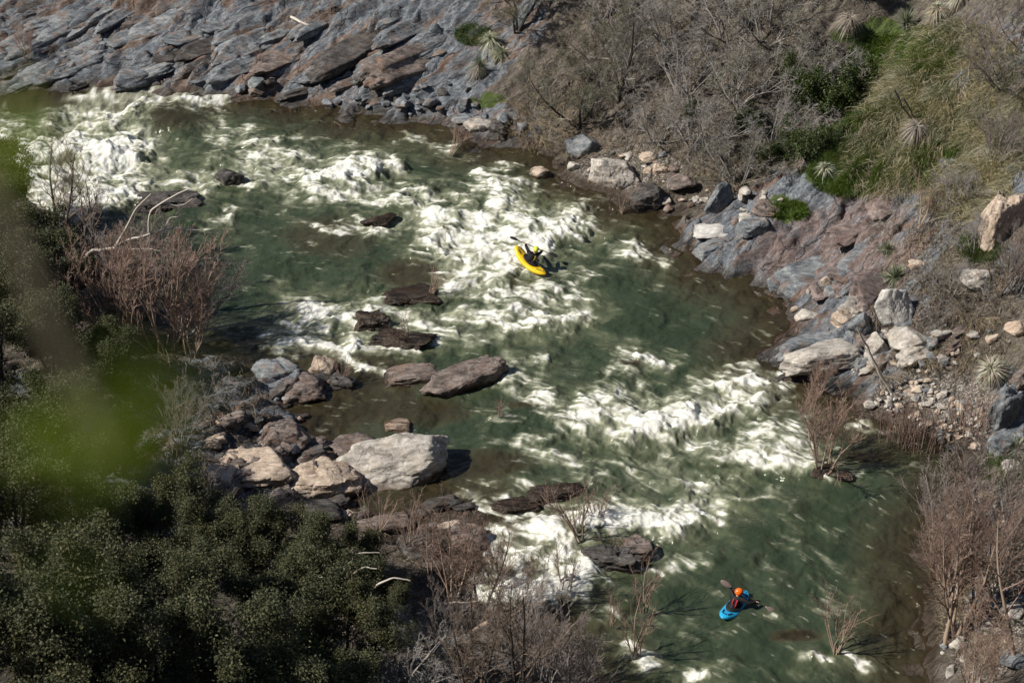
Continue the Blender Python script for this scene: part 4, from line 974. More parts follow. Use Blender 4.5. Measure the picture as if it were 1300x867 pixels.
OAKS = [(-5,290,1.2,'evergreen oak highest up the left edge under the green blur'),(15,335,1.25,'uppermost evergreen oak at the left edge over the rapids'),(55,395,1.25,'tall evergreen oak behind the brown blurred stem'),(25,420,1.25,'evergreen oak at the left edge beside the upper rapids'),(65,470,1.15,'evergreen oak left of the reddish willow'),(5,520,1.3,'large shaded evergreen oak at the left edge under the pale stem'),
 (120,500,.85,'low evergreen oak at the foot of the reddish willow'),(60,600,1.2,'shaded evergreen oak on the slope above the lower thicket'),(150,600,.85,'dim evergreen oak behind the bright blurred leaves'),
 (20,720,1.25,'dark evergreen oak at the left edge of the lower thicket'),(120,700,1.1,'evergreen oak in the upper left of the lower thicket'),(215,715,.95,'light leaved evergreen oak below the shaded grey twigs'),(305,735,.95,'evergreen oak under the rust stained ledge'),
 (395,745,.95,'evergreen oak under the black layered ledge'),(455,775,.95,'evergreen oak with white dead limbs across it'),(60,830,1.2,'dark evergreen oak low at the left edge'),(160,810,1.15,'evergreen oak in the middle of the lower thicket'),
 (265,825,1.05,'evergreen oak below the light leaved one in the lower thicket'),(355,845,1.05,'evergreen oak at the bottom under the ledges'),(435,860,.95,'evergreen oak at the bottom beside the grey leafless bushes'),(110,930,1.2,'evergreen oak cut by the bottom edge at the left'),
 (220,930,1.2,'evergreen oak cut by the bottom edge left of the middle one'),(330,945,1.15,'evergreen oak cut by the bottom edge under the thicket'),(5,930,1.2,'evergreen oak in the bottom left corner'),(430,950,1.0,'evergreen oak cut by the bottom edge next to the grey bushes'),(510,800,.6,'small evergreen oak squeezed between the thicket and the reddish shrubs')]
for u, v, s_, lb in OAKS: put('oak', u, v, s_, lb, G6)

# --- yuccas
def blades(rg, n, L, w, el, droop, twist=.0, bent=0.):
    """rosette of pointed blades: elevation range el (deg), droop pulls the tips down"""
    az = rg.uniform(0, 6.283, n); e = np.radians(rg.uniform(el[0], el[1], n)); ll = L * rg.uniform(.7, 1.1, n)
    D = np.stack([np.cos(az) * np.cos(e), np.sin(az) * np.cos(e), np.sin(e)], 1); S = np.stack([-np.sin(az), np.cos(az), np.zeros(n)], 1)
    Vs = []
    p = D * .05 * L
    ts = [0, .33, .66, 1.]; ws = [.8, 1., .7, .04]
    for k in range(4):
        c = D * (ll * ts[k])[:, None] - np.array([0, 0, 1]) * (ll * droop * ts[k] ** 2)[:, None]
        Vs += [c - S * w * ws[k] * .5, c + S * w * ws[k] * .5]
    V = np.stack(Vs, 1).reshape(-1, 3); b = np.arange(n)[:, None] * 8
    F = np.concatenate([b + np.array([[0, 1, 3, 2]]) + 2 * k for k in range(3)])
    return V, F
YL = {'green': mat_leaf('yucca_blade', (.10, .13, .085), (.17, .205, .15), (.30, .33, .26), .15), 'dead': mat_leaf('dead_yucca_blade', (.12, .105, .09), (.24, .215, .19), (.36, .33, .30), .1, .8), 'pale': mat_leaf('pale_yucca_blade', (.17, .19, .13), (.29, .31, .235), (.42, .43, .35), .15)}
def yucca(u, v, s, label, live='green', skirt=0, seed=1, n=150):
    rg = np.random.default_rng(seed); g = hit(u, v); z = .25 + .35 * (skirt > 0)
    r = tag(link('yucca', None, loc=(g[0], g[1], g[2] + .02), scale=s), label, 'yucca', 'yuccas on the banks'); r.rotation_euler = (rg.normal(.08, .12), rg.normal(0, .2), rg.random() * .6)
    if live:
        V, F = blades(rg, n, .85 * rg.uniform(.85, 1.15), .035, (rg.uniform(-30, 5), 85), rg.uniform(.08, .3) if live != 'pale' else .55); V[:, 2] += z
        link('rosette', mesh('rosette', V, F, YL[live], smooth=False), r)
    if skirt:
        V, F = blades(rg, 190, .8, .03, (-40, 45), .75); V[:, 2] += z + .12
        link('dead_skirt', mesh('dead_skirt', V, F, YL['dead'], smooth=False), r)
    V, F = tubes(np.array([[[0, 0, -.25], [0, 0, .1], [0, 0, z]]]), np.array([[.11, .10, .07]]), 7); link('stem', mesh('stem', V, F, BK['dark']), r)
    return r
yucca(1123, 322, .8, 'grey green spiky yucca above the twin one on the white peaked boulder', seed=11)
yucca(1132, 360, 1.05, 'round spiky yucca perched on the white peaked boulder', seed=12, n=230)
yucca(1262, 478, 1.05, 'green yucca with a dead core on the slope above the gravel bar', 'pale', 1, 13)
yucca(1290, 575, .8, 'half hidden yucca at the right edge below the grey ledge', seed=14)
yucca(1048, 222, .95, 'pale yucca with curling blades below the dark green bush', 'pale', 0, 15)
yucca(1148, 36, 1.1, 'blue green spiky yucca on the grassy shelf', seed=16)
yucca(1075, 42, 1.15, 'dead yucca that is only a grey skirt on the grassy shelf', None, 1, 17)
yucca(1192, 30, 1.1, 'yucca with a hanging grey skirt at the head of the straw slope', 'pale', 1, 18)
yucca(1215, 12, 1.25, 'pale yucca topmost on the straw slope', 'pale', 1, 19)
yucca(604, 100, 1.0, 'green yucca with dry lower blades on the far rocks', 'green', 1, 20)
yucca(632, 78, 1.35, 'large pale yucca with long blades beside the leaning trees', 'pale', 0, 21)
yucca(625, 58, 1.2, 'upper pale yucca above the long bladed one', 'pale', 0, 22)
yucca(800, 12, 1.0, 'yucca hidden in the scrub at the top edge', 'green', 0, 23)
yucca(1158, 180, 1.15, 'dead grey yucca with two blackened stalks on the straw slope', None, 1, 24)

# --- dead wood
def deadwood(name, lines, label, cat, bark='pale', group=None, lift=None, sides=6):
    """lines: [([(u, v, height above ground)], r0, r1)] -> one mesh of smooth limbs"""
    parts = []; org = None
    for pts, r0, r1 in lines:
        b = hit(*pts[0][:2]) if lift is None else lift
        if org is None: org = hit(pts[0][0], pts[0][1])
        q = []
        for (u, v, y) in pts:      # y = distance of the limb along the view ground axis
            d = ray(u, v); t = y / d[1]; q.append(d * t + np.array([0, 0, CAM_H]))
        q = np.array(q)
        t = np.linspace(0, len(q) - 1, 5 * (len(q) - 1) + 1); i = np.minimum(t.astype(int), len(q) - 2); f = (t - i)[:, None]
        q2 = q[i] * (1 - f) + q[i + 1] * f
        q2[1:-1] = (q2[:-2] + 2 * q2[1:-1] + q2[2:]) / 4; q2[1:-1] = (q2[:-2] + 2 * q2[1:-1] + q2[2:]) / 4
        q2[:, :] += fbm3(q2 * 3, 2, 5)[:, None] * .03
        parts.append(tubes(q2[None], np.linspace(r0, r1, len(q2))[None], sides))
    V, F = merge(parts); V = V - org
    return tag(link(name, mesh(name, V, F, BK[bark]), loc=org), label, cat, group)
def gy(u, v): return float(hit(u, v)[1])
y0 = gy(100, 400)
deadwood('dead_tree', [([(98,350,y0),(112,318,y0),(145,316,y0+.1),(160,305,y0+.2),(185,300,y0+.3),(210,290,y0+.4),(255,292,y0+.6)],.085,.03),([(145,316,y0+.1),(160,290,y0),(172,265,y0),(192,246,y0)],.06,.025),([(188,296,y0+.3),(190,268,y0+.3),(205,258,y0+.2),(222,248,y0+.2),(240,240,y0)],.05,.02),([(205,258,y0+.2),(230,262,y0+.3),(245,252,y0+.2)],.03,.015),([(150,318,y0),(156,340,y0-.2),(172,346,y0-.2),(186,336,y0)],.04,.02),([(160,316,y0+.1),(190,316,y0),(205,318,y0)],.03,.012),([(210,290,y0+.4),(215,276,y0+.4),(232,274,y0+.4)],.025,.012)],
 'white dead branching tree leaning over the water before the reddish willow', 'dead tree')
y1 = gy(470, 775) - 3.9
deadwood('dead_tree', [([(512,800,y1),(490,785,y1),(462,762,y1+.2),(444,752,y1+.1),(434,742,y1),(436,722,y1),(450,708,y1),(446,698,y1)],.07,.03),([(444,752,y1+.1),(446,730,y1),(460,720,y1),(478,722,y1)],.04,.02),([(462,762,y1),(478,742,y1),(500,732,y1),(520,738,y1)],.05,.02),([(434,745,y1),(420,740,y1),(418,732,y1),(398,732,y1)],.035,.015),([(446,705,y1),(465,700,y1),(482,702,y1)],.02,.01)],
 'white dead limb twisting over the evergreen oaks near the bottom', 'dead tree')
deadwood('driftwood_log', [([(370,22,gy(370,24)-.15),(385,30,gy(385,31)-.1),(400,34,gy(400,36)-.1)],.09,.05)], 'bleached driftwood log lying on the blue far rocks', 'log')
y2 = gy(1132, 498)
deadwood('leaning_snag', [([(1132,498,y2),(1116,472,y2-.1),(1100,440,y2-.3),(1088,415,y2-.5)],.075,.035),([(1104,448,y2-.25),(1085,430,y2-.3),(1076,424,y2-.3)],.02,.01)], 'slim pale dead trunk leaning out above the gravel bar', 'snag')
y3 = gy(1168, 160)
deadwood('dead_stalk', [([(1172,158,y3),(1158,146,y3),(1148,126,y3)],.05,.04)], 'blackened bent stalk on top of the dead grey yucca', 'stalk', 'dark')
deadwood('dead_stalk', [([(1158,150,y3-.1),(1146,138,y3-.1),(1136,116,y3-.1)],.045,.04)], 'blackened straight stalk left of the bent one on the dead yucca', 'stalk', 'dark')
y4 = gy(630, 5)
deadwood('driftwood_log', [([(812,34,gy(812,36)),(822,30,gy(812,36)),(826,22,gy(812,36))],.10,.05)], 'short tan broken log in the far scrub', 'log', 'tan')
deadwood('driftwood_log', [([(620,790,gy(620,800)-.3),(590,806,gy(620,800)-.3)],.09,.07)], 'short tan log end among the brown shrubs at the bottom', 'log', 'tan')
y5 = gy(560, 785)
deadwood('fallen_branch', [([(520,783,y5),(535,778,y5),(548,770,y5),(553,766,y5)],.05,.03)], 'short white fallen branch beside the small evergreen oak', 'branch')
deadwood('fallen_branch', [([(555,764,y5),(585,765,y5),(610,762,y5+.2)],.035,.015)], 'thin pale fallen branch pointing at the lower foam', 'branch')
deadwood('fallen_branch', [([(290,88,gy(290,90)-.1),(312,70,gy(312,72)-.1),(340,55,gy(340,57)-.1)],.035,.015)], 'thin white branch lying on the upper far rocks', 'branch')

# --- grass and litter (nobody could count them)
def sample_ground(n, spots, seed):
    rg = np.random.default_rng(seed); out = []
    A = np.array([s[2] * s[3] for s in spots], float); A /= A.sum()
    c = rg.choice(len(spots), n, p=A); r = np.sqrt(rg.random(n)); th = rg.random(n) * 6.283
    sp = np.array(spots, float)[c]; u = sp[:, 0] + sp[:, 2] * r * np.cos(th); v = sp[:, 1] + sp[:, 3] * r * np.sin(th)
    d = np.stack([(u - CX) / FPX, cP - (v - CY) / FPX * sP, -sP - (v - CY) / FPX * cP], 1)
    t = np.full(n, 45.); done = np.zeros(n, bool)
    for k in range(420):       # march all rays together
        p = d * t[:, None]; z = p[:, 2] + CAM_H; gap = z - height(p[:, 0], p[:, 1]); done |= gap < .03
        if done.all(): break
        t = np.where(done, t, t + np.clip(gap * .6, .02, 4))
    p = d * t[:, None]; x, y = p[:, 0], p[:, 1]; h = height(x, y); e = .15
    gx = (height(x + e, y) - height(x - e, y)) / (2 * e); gy_ = (height(x, y + e) - height(x, y - e)) / (2 * e)
    ok = (h > .1) & done
    return np.stack([x, y, h], 1)[ok], np.stack([gx, gy_], 1)[ok], rg
def grass(name, n, spots, L, w, mat, label, seed, down=.8, upr=.6, side=(0, 0)):
    P, G, rg = sample_ground(n, spots, seed); n = len(P)
    dn = np.stack([-G[:, 0], -G[:, 1], -(G ** 2).sum(1)], 1) * down + np.array([side[0], side[1], 0])
    cl = np.stack([fbm(P[:, 0] * 1.1, P[:, 1] * 1.1, 3, seed), fbm(P[:, 0] * 1.1 + 30, P[:, 1] * 1.1, 3, seed + 1)], 1) * .9
    D0 = unitv(rg.normal(0, .5, (n, 3)) + np.array([0, 0, upr]) + dn * .35 + np.c_[cl, np.zeros(n)]); D1 = unitv(D0 + dn * 1.0 + rg.normal(0, .32, (n, 3)) + np.array([0, 0, -.15]))
    ll = (L * rg.uniform(.5, 1.2, n))[:, None]; S = unitv(np.cross(D0, rg.standard_normal((n, 3)))) * w
    m1 = P + D0 * ll * .5; tip = m1 + D1 * ll * .5
    V = np.stack([P - S, P + S, m1 + S * .8, m1 - S * .8, tip], 1).reshape(-1, 3); b = np.arange(n)[:, None] * 5
    o = link(name, mesh(name, V, [b + np.array([[0, 1, 2, 3]]), b + np.array([[3, 2, 4]])], mat, smooth=False))
    return tag(o, label, 'grass', None, 'stuff')
M_STRAW = mat_leaf('straw_blade', (.12, .115, .07), (.25, .24, .155), (.45, .42, .34), .2, .7)
M_GRASS = mat_leaf('grass_blade', (.03, .055, .010), (.06, .10, .02), (.10, .14, .035), .35)
M_LITTER = mat_leaf('litter_stick', (.04, .032, .025), (.10, .082, .065), (.24, .205, .165), .05, .8)
grass('straw_grass', 42000, [(1210,105,95,80),(1150,150,60,60),(1270,170,50,60),(1120,200,50,50),(1230,240,60,40)], .85, .009, M_STRAW, 'long dry straw grass hanging down the right slope', 31, 1.2, .35, (-.25, -.1))
grass('dry_grass', 46000, [(1200,300,100,80),(1260,440,50,40),(1260,680,60,90),(1240,780,60,70),(880,210,120,30),(700,150,40,40),(1400,600,100,300),(380,1010,430,110)], .30, .006, M_STRAW, 'short dry grass on the soil of the right bank', 32, .6, .6)
grass('green_grass', 60000, [(1125,178,60,60),(1175,130,34,44),(1095,190,40,45),(1060,215,36,24),(1148,72,76,26),(1165,88,28,20),(1168,215,20,28),(1075,232,44,18),(1000,268,24,12),(1112,205,24,26),(1205,185,30,18),(1240,150,30,16),(1245,315,30,20),(1275,600,26,18),(600,45,24,14),(1185,45,30,12)], .42, .009, M_GRASS, 'fresh green grass patches on the right bank', 33, .4, .9)
M_BRIGHT = mat_leaf('fresh_grass_blade', (.055, .10, .012), (.085, .145, .018), (.12, .18, .03), .35)
grass('fresh_grass', 22000, [(1165,213,17,28),(1150,72,62,20),(1003,268,22,11),(1085,234,40,14),(1135,60,40,14),(1112,205,22,20)], .40, .010, M_BRIGHT, 'bright fresh grass on the shelf and spur of the right bank', 34, .3, 1.0)
def litter(n, spots, L, label, seed):
    P, G, rg = sample_ground(n, spots, seed); n = len(P); az = rg.random(n) * 6.283
    D = unitv(np.stack([np.cos(az), np.sin(az), G[:, 0] * np.cos(az) + G[:, 1] * np.sin(az) + rg.normal(0, .25, n)], 1)); ll = L * rg.uniform(.4, 1.6, n)
    A = P - D * ll[:, None] * .5 + np.array([0, 0, .03]); Bp = P + D * ll[:, None] * .5 + np.array([0, 0, .06]); mid = (A + Bp) / 2 + rg.normal(0, .06, (n, 3)) * ll[:, None]
    V, F = tubes(np.stack([A, mid, Bp], 1), np.tile(np.array([[.011, .009, .004]]), (n, 1)), 3)
    return tag(link('dead_stick_litter', mesh('litter', V, F, M_LITTER, smooth=False)), label, 'litter', None, 'stuff')
litter(21000, [(880,120,200,130),(700,150,60,60),(1230,330,80,100),(1150,400,70,60),(1200,440,80,40),(1240,720,60,130),(1410,650,110,260)], .55, 'dead sticks and leaf litter on the right and far banks', 41)
litter(16000, [(600,800,160,90),(500,700,110,60),(250,560,110,110),(150,450,110,70),(380,1010,430,110)], .5, 'dead sticks and leaf litter under the shrubs of the near bank', 42)
print('plants', time.time() - T0)
# ------------------------------------------------------------------ kayaks, kayakers, paddles
from mathutils import Vector, Matrix
def plain(name, c, rough=.5, spec=.4, var=.15, sc_=9.):
    s = NT(name); n = s.noise(s.n('TexCoord').outputs['Object'], sc_, 4, .6)
    return s.done(s.bsdf(s.mix(s.math('MULTIPLY', n, var * 2), c, tuple(x * .55 for x in c)), rough, None, spec))
MY = plain('yellow_plastic', (.80, .52, .02), .33); MBL = plain('blue_plastic', (.02, .33, .62), .33)
MBK = plain('black_rubber', (.014, .014, .015), .55); MSUIT = plain('black_drysuit_cloth', (.012, .012, .014), .7, .25, .25, 20)
MSK = plain('skin', (.50, .31, .22), .55); MRED = plain('red_vest_cloth', (.33, .025, .04), .75, .2); MOL = plain('olive_vest_cloth', (.30, .23, .03), .75, .2)
MLIME = plain('lime_helmet_shell', (.55, .62, .05), .3, .5, .05); MORG = plain('orange_helmet_shell', (.80, .13, .012), .28, .5, .05)
MBLADE = plain('black_paddle_blade', (.03, .028, .028), .35); MGREY = plain('grey_paddle_blade', (.16, .125, .115), .4); MSHAFT = plain('dark_paddle_shaft', (.05, .035, .028), .4)

def rings(S, closed_ends=True):
    """S (n, m, 3) closed rings -> V, F list"""
    n, m, _ = S.shape; i = np.arange(n * m).reshape(n, m)
    q = np.stack([i[:-1], np.roll(i[:-1], -1, 1), np.roll(i[1:], -1, 1), i[1:]], -1).reshape(-1, 4)
    V = S.reshape(-1, 3); F = [q]
    if closed_ends:
        V = np.concatenate([V, S[:1].mean(1), S[-1:].mean(1)]); a, b = n * m, n * m + 1
        F.append(np.stack([np.roll(i[0], -1), i[0], np.full(m, a)], -1)); F.append(np.stack([i[-1], np.roll(i[-1], -1), np.full(m, b)], -1))
    return V, F
def kayak(loc, mw, L, W, mat, label, heading_m):
    root = tag(link('kayak', None, loc=loc), label, 'kayak'); root.rotation_euler = heading_m.to_euler()
    t = np.linspace(-1, 1, 41); th = np.linspace(0, 2 * np.pi, 24, endpoint=False)
    S = np.zeros((41, 24, 3))
    for k, x in enumerate(t):
        a = abs(x); w = W / 2 * max(1 - a ** 2.7, .012) ** .62
        keel = -.13 + .30 * a ** 2.4; deck = .15 + .17 * a ** 1.7 - .14 * max(0, a - .82) / .18 * .6
        zc, hh = (keel + deck) / 2, max((deck - keel) / 2, .02)
        c, s_ = np.cos(th), np.sin(th)
        S[k, :, 0] = w * np.sign(c) * np.abs(c) ** .72; S[k, :, 1] = x * L / 2; S[k, :, 2] = zc + hh * np.sign(s_) * np.abs(s_) ** (.8)
        top = s_ > 0; S[k, top, 2] -= .02 * np.abs(c[top]) * (1 - a)
    V, F = rings(S); link('hull', mesh('hull', V, F, mat), root)
    a = np.linspace(0, 2 * np.pi, 25); P = np.stack([.235 * np.cos(a), .40 * np.sin(a) - .02, .175 + .045 * np.abs(np.sin(a)) ** 2], 1)[None]
    V, F = tubes(P, np.full((1, 25), .022), 8); link('cockpit_rim', mesh('cockpit_rim', V, F, MBK), root)
    for sg in (1, -1):
        a = np.linspace(0, np.pi, 9); P = np.stack([.05 * np.cos(a), np.full(9, sg * L * .405), .265 + .045 * np.sin(a)], 1)[None]
        V, F = tubes(P, np.full((1, 9), .012), 6); link('grab_loop', mesh('grab_loop', V, F, MBK), root)
        parts = []
        for sx in (1, -1):   # dark stripes moulded in the deck
            y = np.linspace(.26, .38, 6) * L * sg; aa = np.abs(y) / (L / 2)
            P = np.stack([sx * (.17 - .22 * (aa - .5)), y, .163 + .17 * aa ** 1.7], 1)[None]
            parts.append(tubes(P, np.full((1, 6), .016), 6))
        for V, F in parts: link('deck_stripe', mesh('deck_stripe', V, F, MBK), root)
    return root
def skinned(name, verts, edges, rad, mat, sub=2, root=0):
    m = bpy.data.meshes.new(name); m.from_pydata([tuple(v) for v in verts], edges, []); o = bpy.data.objects.new(name, m); COL.objects.link(o)
    md = o.modifiers.new('s', 'SKIN'); md.use_smooth_shade = True
    for i, r in enumerate(rad): m.skin_vertices[0].data[i].radius = (r, r) if not hasattr(r, '__len__') else r
    m.skin_vertices[0].data[root].use_root = True
    sd = o.modifiers.new('d', 'SUBSURF'); sd.levels = sd.render_levels = sub
    dg = bpy.context.evaluated_depsgraph_get(); me = bpy.data.meshes.new_from_object(o.evaluated_get(dg)); bpy.data.objects.remove(o); bpy.data.meshes.remove(m)
    me.name = name; me.materials.clear(); me.materials.append(mat)
    me.polygons.foreach_set('use_smooth', np.ones(len(me.polygons), bool)); return me
def ik(s, h, l1, l2, pole):
    d = h - s; L = min(d.length, (l1 + l2) * .995); d = d.normalized(); a = (l1 * l1 - l2 * l2 + L * L) / (2 * L)
    r = math.sqrt(max(l1 * l1 - a * a, 0)); p = (pole - d * pole.dot(d)).normalized(); return s + d * a + p * r
def kayaker(loc, Mr, lean, head_yaw, ptL, ptR, gripL, gripR, hmat, vmat, strap, label, plabel, blade, blade_twist):
    """seated in a kayak; loc/Mr: kayak frame; ptL, ptR: world ends of the paddle"""
    inv = (Matrix.Translation(loc) @ Mr.to_4x4()).inverted()
    A, Bp = inv @ Vector(ptL), inv @ Vector(ptR)
    # lean is (sideways, forward) of the chest
    hip = Vector((0, -.02, .06)); w1 = hip + Vector((lean[0] * .25, lean[1] * .25, .20)); ch = hip + Vector((lean[0] * .7, lean[1] * .7, .40)); nk = hip + Vector((lean[0], lean[1], .56))
    hd = nk + Vector((lean[0] * .25, lean[1] * .25 + .02, .15)); tp = hd + Vector((0, 0, .10))
    yw = Matrix.Rotation(head_yaw, 3, 'Z')
    gL, gR = A.lerp(Bp, gripL), A.lerp(Bp, gripR); ax = (Bp - A).normalized()
    right = Vector((1, 0, 0)); tw = (gR - gL); tw.z = 0; right = (right * .5 + tw.normalized() * .5).normalized()
    sL, sR = nk - right * .20 + Vector((0, 0, -.06)), nk + right * .20 + Vector((0, 0, -.06))
    out = {}
    def arm(s, g, sg):
        d = (g - s).normalized(); wr = g - d * .065
        el = ik(s, wr, .30, .27, Vector((sg * 1., -.35, -.45))); return el, wr
    eL, wL = arm(sL, gL, -1); eR, wR = arm(sR, gR, 1)
    # body: trunk, neck, head with nose and ears, arms, palms, curled fingers
    v = [hip, w1, ch, nk + Vector((0, 0, .0)), hd + Vector((0, 0, -.03)), tp, sL, eL, wL, sR, eR, wR]
    r = [(.17, .13), (.145, .115), (.165, .125), (.062, .062), (.082, .095), (.066, .075), .058, .042, .030, .058, .042, .030]
    e = [(0, 1), (1, 2), (2, 3), (3, 4), (4, 5), (2, 6), (6, 7), (7, 8), (2, 9), (9, 10), (10, 11)]
    def addv(p, rad, frm): v.append(p); r.append(rad); e.append((frm, len(v) - 1)); return len(v) - 1
    addv(hd + yw @ Vector((0, .105, -.02)), .016, 4); addv(hd + yw @ Vector((.085, -.005, -.015)), .016, 4); addv(hd + yw @ Vector((-.085, -.005, -.015)), .016, 4)
    for hip_s in (-1, 1):
        k = addv(hip + Vector((hip_s * .13, .28, .0)), .075, 0); k = addv(hip + Vector((hip_s * .16, .50, .06)), .055, k); addv(hip + Vector((hip_s * .10, .82, -.02)), .042, k)
    def hand(w, g, wi, s):
        pn = (g - w).normalized(); pm = addv(g - pn * .012, .026, wi); ov = pn.cross(ax).normalized()
        if ov.z < 0: ov = -ov
        for k, ln in enumerate((.85, 1., .95, .8)):
            b = g + ax * (k - 1.5) * .021 + ov * .024
            f1 = addv(b, .010, pm); f2 = addv(b + pn * .03 * ln, .0095, f1); addv(b + pn * .04 * ln - ov * .035 * ln, .008, f2)
        t1 = addv(g - ov * .026 - ax * s * .03, .011, pm); addv(g - ov * .022 - ax * s * .03 + pn * .03, .0095, t1)
    hand(wL, gL, 8, -1); hand(wR, gR, 11, 1)
    root = tag(link('person', None, loc=loc), label, 'person'); root.rotation_euler = Mr.to_euler()
    bm_ = skinned('body', v, e, r, MSK); bm_.materials.append(MSUIT)
    for p in bm_.polygons:     # bare skin only at the head and the hands
        q = p.center; p.material_index = 0 if ((q - hd).length < .21 and q.z > nk.z + .02) or (q - gL).length < .10 or (q - gR).length < .10 else 1
    body = link('body', bm_, root)
    sg_ = lambda q: (q[0] + .012, q[1] + .012) if hasattr(q, '__len__') else q + .014
    jv = v[:4] + v[6:12]; jv[3] = nk - Vector((0, 0, .02)); jr = [sg_(q) for q in r[:4]] + [q + .034 for q in r[6:12]]
    link('jacket', skinned('jacket', jv, [(0, 1), (1, 2), (2, 3), (2, 4), (4, 5), (5, 6), (2, 7), (7, 8), (8, 9)], jr, MSUIT), root)
    # life vest: shell round the chest
    th = np.linspace(0, 2 * np.pi, 20, endpoint=False); S = []
    for q, (f, wx_, wy_) in enumerate(((.28, .19, .15), (.30, .205, .165), (.5, .21, .175), (.75, .215, .17), (.93, .19, .14), (1., .12, .09))):
        c = hip.lerp(nk, f); S.append(np.stack([c.x + (wx_ * right.x) * np.cos(th) - wy_ * right.y * np.sin(th), c.y + wx_ * right.y * np.cos(th) + wy_ * right.x * np.sin(th), np.full(20, c.z)], 1))
    V, F = rings(np.array(S)); vest = link('life_vest', mesh('life_vest', V, F, vmat), root)
    fw = Vector((-right.y, right.x, 0))
    V2, F2 = [], []
    for dx in ((-.07, .07) if strap is not MOL else (.04,)):    # coloured back panels
        wid = .05 if strap is not MOL else .09
        P = []
        for f in (.30, .5, .75, .92):
            c = hip.lerp(nk, f) - fw * (.178 if f < .9 else .15)
            P.append((c + right * (dx - wid / 2)) ); P.append(c + right * (dx + wid / 2))
        P2 = [p - fw * .014 for p in P]; al = np.array([tuple(p) for p in P + P2])
        q = []
        for k in range(3): q += [[8 + 2 * k, 9 + 2 * k, 11 + 2 * k, 10 + 2 * k], [2 * k, 2 * k + 8, 2 * k + 10, 2 * k + 2], [2 * k + 1, 2 * k + 3, 2 * k + 11, 2 * k + 9]]
        q += [[0, 1, 9, 8], [6, 14, 15, 7]]
        link('vest_panel', mesh('vest_panel', al, np.array(q), strap), vest)
    # helmet shell with brim, ear cups, visor
    D, F = ICO[4]; Vh = D * np.array([.132, .156, .14]); Vh[:, 2] = np.where(Vh[:, 2] < -.03, -.03 + (Vh[:, 2] + .03) * .25, Vh[:, 2])
    side = (np.abs(Vh[:, 0]) > .07) & (Vh[:, 2] < 0); Vh[side, 2] -= .035
    Rm = np.array(yw.to_3x3()); Vh = Vh @ Rm.T + np.array(hd + Vector((0, 0, .035)))
    hl = link('helmet', mesh('helmet', Vh, F, hmat), root)
    a = np.linspace(-1.1, 1.1, 11); P = np.stack([.118 * np.sin(a), .13 * np.cos(a) + .02, np.full(11, .03)], 1) @ Rm.T + np.array(hd + Vector((0, 0, .02)))
    V, F = tubes(P[None], np.full((1, 11), .014), 6); link('visor', mesh('visor', V, F, MBK), hl)
    for sx in (-1, 1):
        D, F = ICO[3]; link('eye', mesh('eye', D * .012 + np.array(hd + yw @ Vector((sx * .032, .088, .005))), F, MBK), body)
    P = np.array([hd + yw @ Vector((x, .092 - abs(x), -.062)) for x in (-.025, 0, .025)]); V, F = tubes(P[None], np.full((1, 3), .006), 5); link('mouth', mesh('mouth', V, F, MRED), body)
    # spray skirt closing the cockpit
    S = [np.stack([q * .235 * np.cos(th), q * .40 * np.sin(th) - .02, .178 + .045 * q * np.abs(np.sin(th)) ** 2 + z + 0 * th], 1) for q, z in ((1.06, -.03), (1.04, .015), (.75, .03), (.55, .06), (.5, .16))]
    V, F = rings(np.array(S)); link('spray_skirt', mesh('spray_skirt', V, F, MSUIT), root)
    # paddle
    pr = tag(link('paddle', None, loc=loc), plabel, 'paddle'); pr.rotation_euler = Mr.to_euler()
    L = (Bp - A).length; a0, b0 = A + ax * .40, Bp - ax * .40
    V, F = tubes(np.array([[a0, A.lerp(Bp, .5), b0]]), np.full((1, 3), .017), 8); link('shaft', mesh('shaft', V, F, MSHAFT), pr)
    for end, s_, tws in ((A, 1, blade_twist[0]), (Bp, -1, blade_twist[1])):
        nrm = Vector(tws); wd = ax.cross(nrm).normalized(); nn_ = wd.cross(ax).normalized(); S = []
        tt = np.linspace(0, 2 * np.pi, 12, endpoint=False)
        for q, wv in ((0., .02), (.04, .065), (.12, .095), (.24, .10), (.34, .075), (.41, .035), (.47, .02)):
            c = end + ax * s_ * q + nn_ * .025 * math.sin(q * 6)
            S.append([tuple(c + wd * wv * math.cos(x) + nn_ * .014 * math.sin(x)) for x in tt])
        V, F = rings(np.array(S)); link('blade', mesh('blade', V, F, blade), pr)
    return root
def frame_of(fwd, roll=0.):
    f = Vector(fwd).normalized(); r = f.cross(Vector((0, 0, 1))).normalized(); u = r.cross(f)
    m = Matrix((r, f, u)).transposed(); return m @ Matrix.Rotation(roll, 3, 'Y')
def at(u, v, z): g = ground(u, v, z); return Vector((g[0], g[1], z))
# blue kayak, lower right
c = at(932, 768, .12); zw = water_z(c.x, c.y); c = at(932, 768, zw + .12); c.z = zw - .04
bow, stern = at(949, 748, zw + .32), at(917, 784, zw + .25)
d = bow - stern; d.z = 0; Mb = frame_of(d, R(4)); print('blue kayak length', d.length)
kayak(c, None, max(1.75, min(d.length, 2.2)), .66, MBL, 'bright blue kayak on the dark green water in the lower right', Mb)
kayaker(c, Mb, (.05, .05), R(-45), at(915, 737, zw + .98), at(986, 778, zw + .0), .30, .66, MORG, MSUIT, MRED, 'person in an orange helmet and black jacket with red vest straps, paddling the blue kayak', 'paddle with a grey brown raised blade, held by the person in the orange helmet', MGREY, ((.2, -.8, .5), (.1, -.6, .8)))
